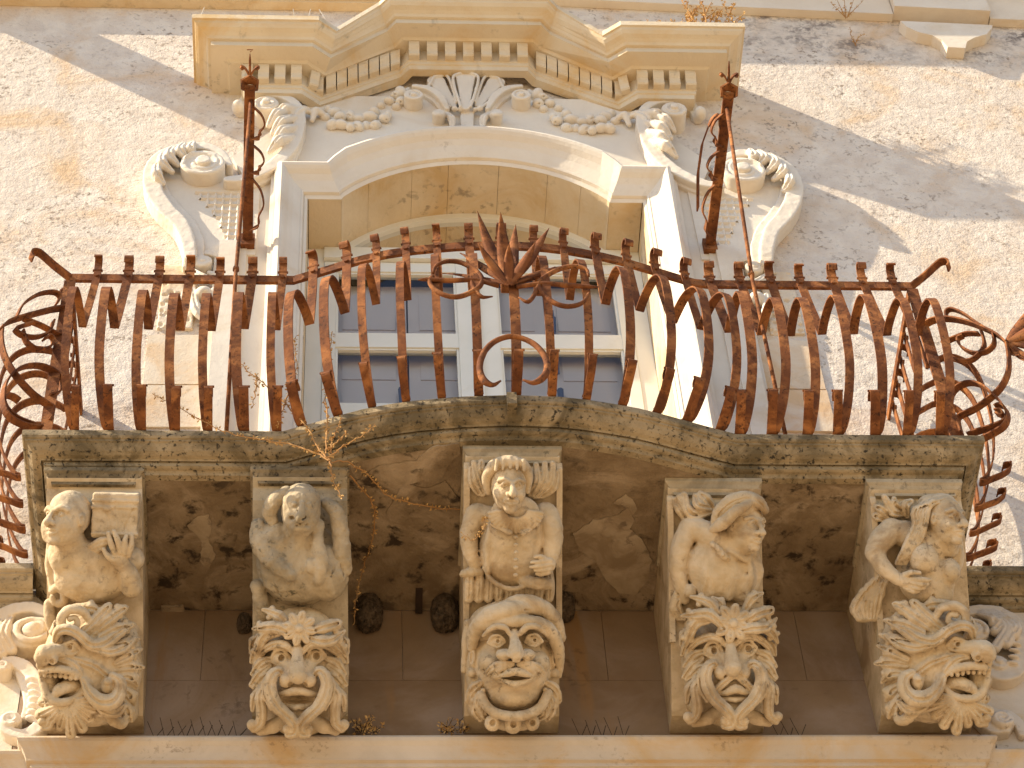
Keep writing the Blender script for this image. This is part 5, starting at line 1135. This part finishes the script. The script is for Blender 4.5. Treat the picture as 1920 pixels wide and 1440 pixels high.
# ================================================================== dry plants
def plant(name, label, stems, leaves, base, ls=.014, mS=None, r0=.004, seed=1, grp=None):
    rr = np.random.RandomState(seed); t = thing(name, label, 'plant', tuple(base), grp); g = G(); L = G()
    for pts in stems:
        p = catmull(np.array(pts), 6); n = len(p); p = p + rr.uniform(-.004, .004, p.shape); g.tube(p, np.linspace(r0, r0 * .35, n), 5)
        seg = np.cumsum(np.r_[0, np.linalg.norm(np.diff(p, axis=0), axis=1)])
        for k in range(int(seg[-1] * leaves)):
            u = rr.uniform(.05, 1) * seg[-1]; c = np.array([np.interp(u, seg, p[:, j]) for j in range(3)])
            d = rr.normal(size=3); d /= np.linalg.norm(d); e = np.cross(d, rr.normal(size=3)); e /= np.linalg.norm(e); nn = np.cross(d, e); s = ls * rr.uniform(.5, 1.3); q = c + d * s * .3
            L.add([q, q + d * s * .5 + e * s * .32 + nn * s * .12, q + d * s * 1.1, q + d * s * .5 - e * s * .32 + nn * s * .12], [(0, 1, 2, 3)])
            if rr.rand() < .3: g.tube([c, q], .0012, 3)
    g.out('stem', mS or M_dry, t); L.out('dry_leaves', M_leaf, t); return t
yf = lambda px: -(YF + bulge((px - 960) / 440.) + .03)
def vine(pts, dy=0.): return [P(x, y, yf(x) - dy) for x, y in pts]
def vz(pts): return [PZ(x, y, -.02) for x, y in pts]
plant('dry_vine', 'dry straw coloured vine growing over the slab edge and hanging below it', [
    vine([(618, 862), (600, 845), (575, 800), (555, 770), (540, 720), (556, 690), (552, 650), (556, 628)]), vine([(575, 800), (520, 742), (470, 700), (440, 672)]), vine([(610, 850), (612, 790), (610, 730), (618, 660), (622, 622)]),
    vine([(618, 862), (560, 838), (500, 825), (440, 815), (400, 800), (330, 762), (285, 738)]), vine([(612, 860), (645, 835), (680, 815), (704, 796)], .03), vine([(620, 850), (625, 820), (636, 800), (640, 780)], .02), vine([(610, 845), (640, 822), (652, 808)], .03),
    vz([(620, 866), (650, 866), (690, 890), (730, 930), (800, 950), (860, 955), (900, 945)]) + [P(908, 985, -.86), P(885, 1012, -.86), P(868, 1000, -.86)], vz([(655, 890), (690, 930), (703, 960), (698, 1010), (682, 1060)]) + [P(668, 1120, -.3), P(664, 1170, -.22)],
    vine([(618, 862), (625, 900), (640, 935)], -.1), vine([(480, 700), (478, 740), (474, 760)]), vine([(540, 740), (526, 780), (520, 800)])], 175, P(618, 862, yf(618)), .0125, seed=3, r0=.0036)
top = ZC + .36
def shrub(px0, px1, n, seed, h, Y=-.25, z0=None):
    rr = np.random.RandomState(seed); st = []
    for i in range(n):
        b = PZ(rr.uniform(px0, px1), 50, ZC + .335); b = np.array([b[0], rr.uniform(-.37, -.22), ZC + .335 + .02]); a = rr.uniform(-.8, .8); L = h * rr.uniform(.5, 1.1); st.append([b, b + (a * L * .35, -.02, L * .4), b + (a * L * .8 + rr.uniform(-.03, .03), rr.uniform(-.05, .02), L)])
        st.append([b + (a * L * .35, -.02, L * .4), b + (a * L * .2 + .05, -.05, L * .75)])
    return st
plant('dry_shrub', 'dry orange weeds on top of the right end of the pediment', shrub(1290, 1385, 16, 5, .30), 110, (1.3, -.3, 4.51), .018, seed=8, r0=.005, grp='dry weeds on the masonry')
plant('dry_shrub', 'sparse thin dry weeds in the right notch of the pediment', shrub(1165, 1280, 10, 6, .16), 110, (.98, -.3, 4.51), .012, seed=9, r0=.0025, grp='dry weeds on the masonry')
c = P(1587, 34, -.05)
plant('dry_shrub', 'small dry weed rooted in the joint under the top ledge', [[c, c + (a, -.08, b)] for a, b in ((-.06, .1), (.0, .14), (.06, .12), (.1, .08), (-.1, .05))], 120, c, .013, seed=12, r0=.003, grp='dry weeds on the masonry')
c = P(1604, 85, -.01)
plant('dry_shrub', 'tiny dry weed on the stained wall below the small weed in the ledge joint', [[c, P(1596, 66, -.03), P(1594, 52, -.05)], [c, P(1610, 70, -.04), P(1620, 62, -.05)]], 120, c, .013, seed=13, r0=.003, grp='dry weeds on the masonry')
for px, lab, sd in ((688, 'dry weed tuft on the lower ledge beside the flowered mask', 21), (850, 'dry weed tuft on the lower ledge beside the round turbaned mask', 22)):
    c = P(px, 1374, -.07); rr = np.random.RandomState(sd)
    plant('ledge_weed', lab, [[c + (rr.uniform(-.05, .05), 0, 0), c + (rr.uniform(-.07, .07), rr.uniform(-.03, .03), rr.uniform(.03, .09))] for i in range(12)], 260, c, .013, seed=sd, r0=.0018, grp='dry weeds on the masonry', mS=M_dark)
# ================================================================== bird spikes
def spikes(x0, x1, z, Y, lab, n=9, h=.10, m=None):
    t = thing('bird_spikes', lab, 'bird spikes', ((x0 + x1) / 2, Y, z), 'bird spike strips'); rr = np.random.RandomState(int(abs(x0) * 100))
    g = G(); g.box((x0, Y - .008, z), (x1, Y + .008, z + .004)); g.out('base_strip', M_dark, t)
    for i in range(n):
        x = x0 + (x1 - x0) * (i + .5) / n
        for s in (-1, 1):
            g = G(); g.tube([(x, Y, z + .003), (x + s * h * .28 + rr.uniform(-.01, .01), Y + s * .02, z + h * rr.uniform(.8, 1.1))], .0016, 4); g.out('spike', m or M_dark, t)
spikes(-1.45, -1.08, -.846, -.09, 'bird spikes on the lower ledge right of the bald figure corbel')
spikes(.26, .48, -.846, -.09, 'bird spikes on the lower ledge right of the central corbel', 5)
spikes(1.07, 1.20, -.846, -.09, 'bird spikes on the lower ledge right of the soft cap corbel', 3)
t = thing('bird_spikes', 'few pale bird spikes standing on the left end of the pediment', 'bird spikes', (-1.2, -.38, ZC + .34), 'bird spike strips')
for px, d in ((376, .03), (553, -.02), (578, .02), (610, -.06)):
    b = PZ(px, 32, ZC + .335); b = np.array([b[0], -.395, ZC + .332]); g = G(); g.tube([b, b + (d * .6, -.02, .075)], .0025, 4); g.out('spike', M_wire, t)

# squared quoin stones beside the pilaster strips
for s in (-1, 1):
    g = G()
    for pl in ([(278, 628), (394, 628), (389, 720), (268, 720)], [(266, 722), (389, 722), (385, 800), (256, 800)]):
        q = [P(x, y, -.012) for x, y in pl]; g.prism([(s * p[0], p[2]) for p in q], lambda x, z: (x, -.012, z), lambda x, z: (x, -.0011, z))
    g.out('quoin_stone', M_quoin, SUR)
    S = Sculpt(); q = [mm(x, y, 6) for x, y in ((300, 560), (330, 520), (352, 500), (366, 560), (360, 615), (300, 618))]
    x0 = min(p[0] for p in q); x1 = max(p[0] for p in q); y0 = min(p[1] for p in q); y1 = max(p[1] for p in q)
    S.b((x0 + x1) / 2, (y0 + y1) / 2, 2, (x1 - x0) / 2, (y1 - y0) / 2, 16, rd=6)
    for i in range(26): S.e(RNG.uniform(x0, x1), RNG.uniform(y0, y1), 18, RNG.uniform(12, 20), RNG.uniform(12, 20), 16, k=3, sub=True)
    V, Q = S.build(6., 2., 30.); W = wall_world(V); W[:, 0] *= -s
    part('pitted_stone', W, Q[:, ::-1] if s < 0 else Q, M_quoin, SUR, None, True)
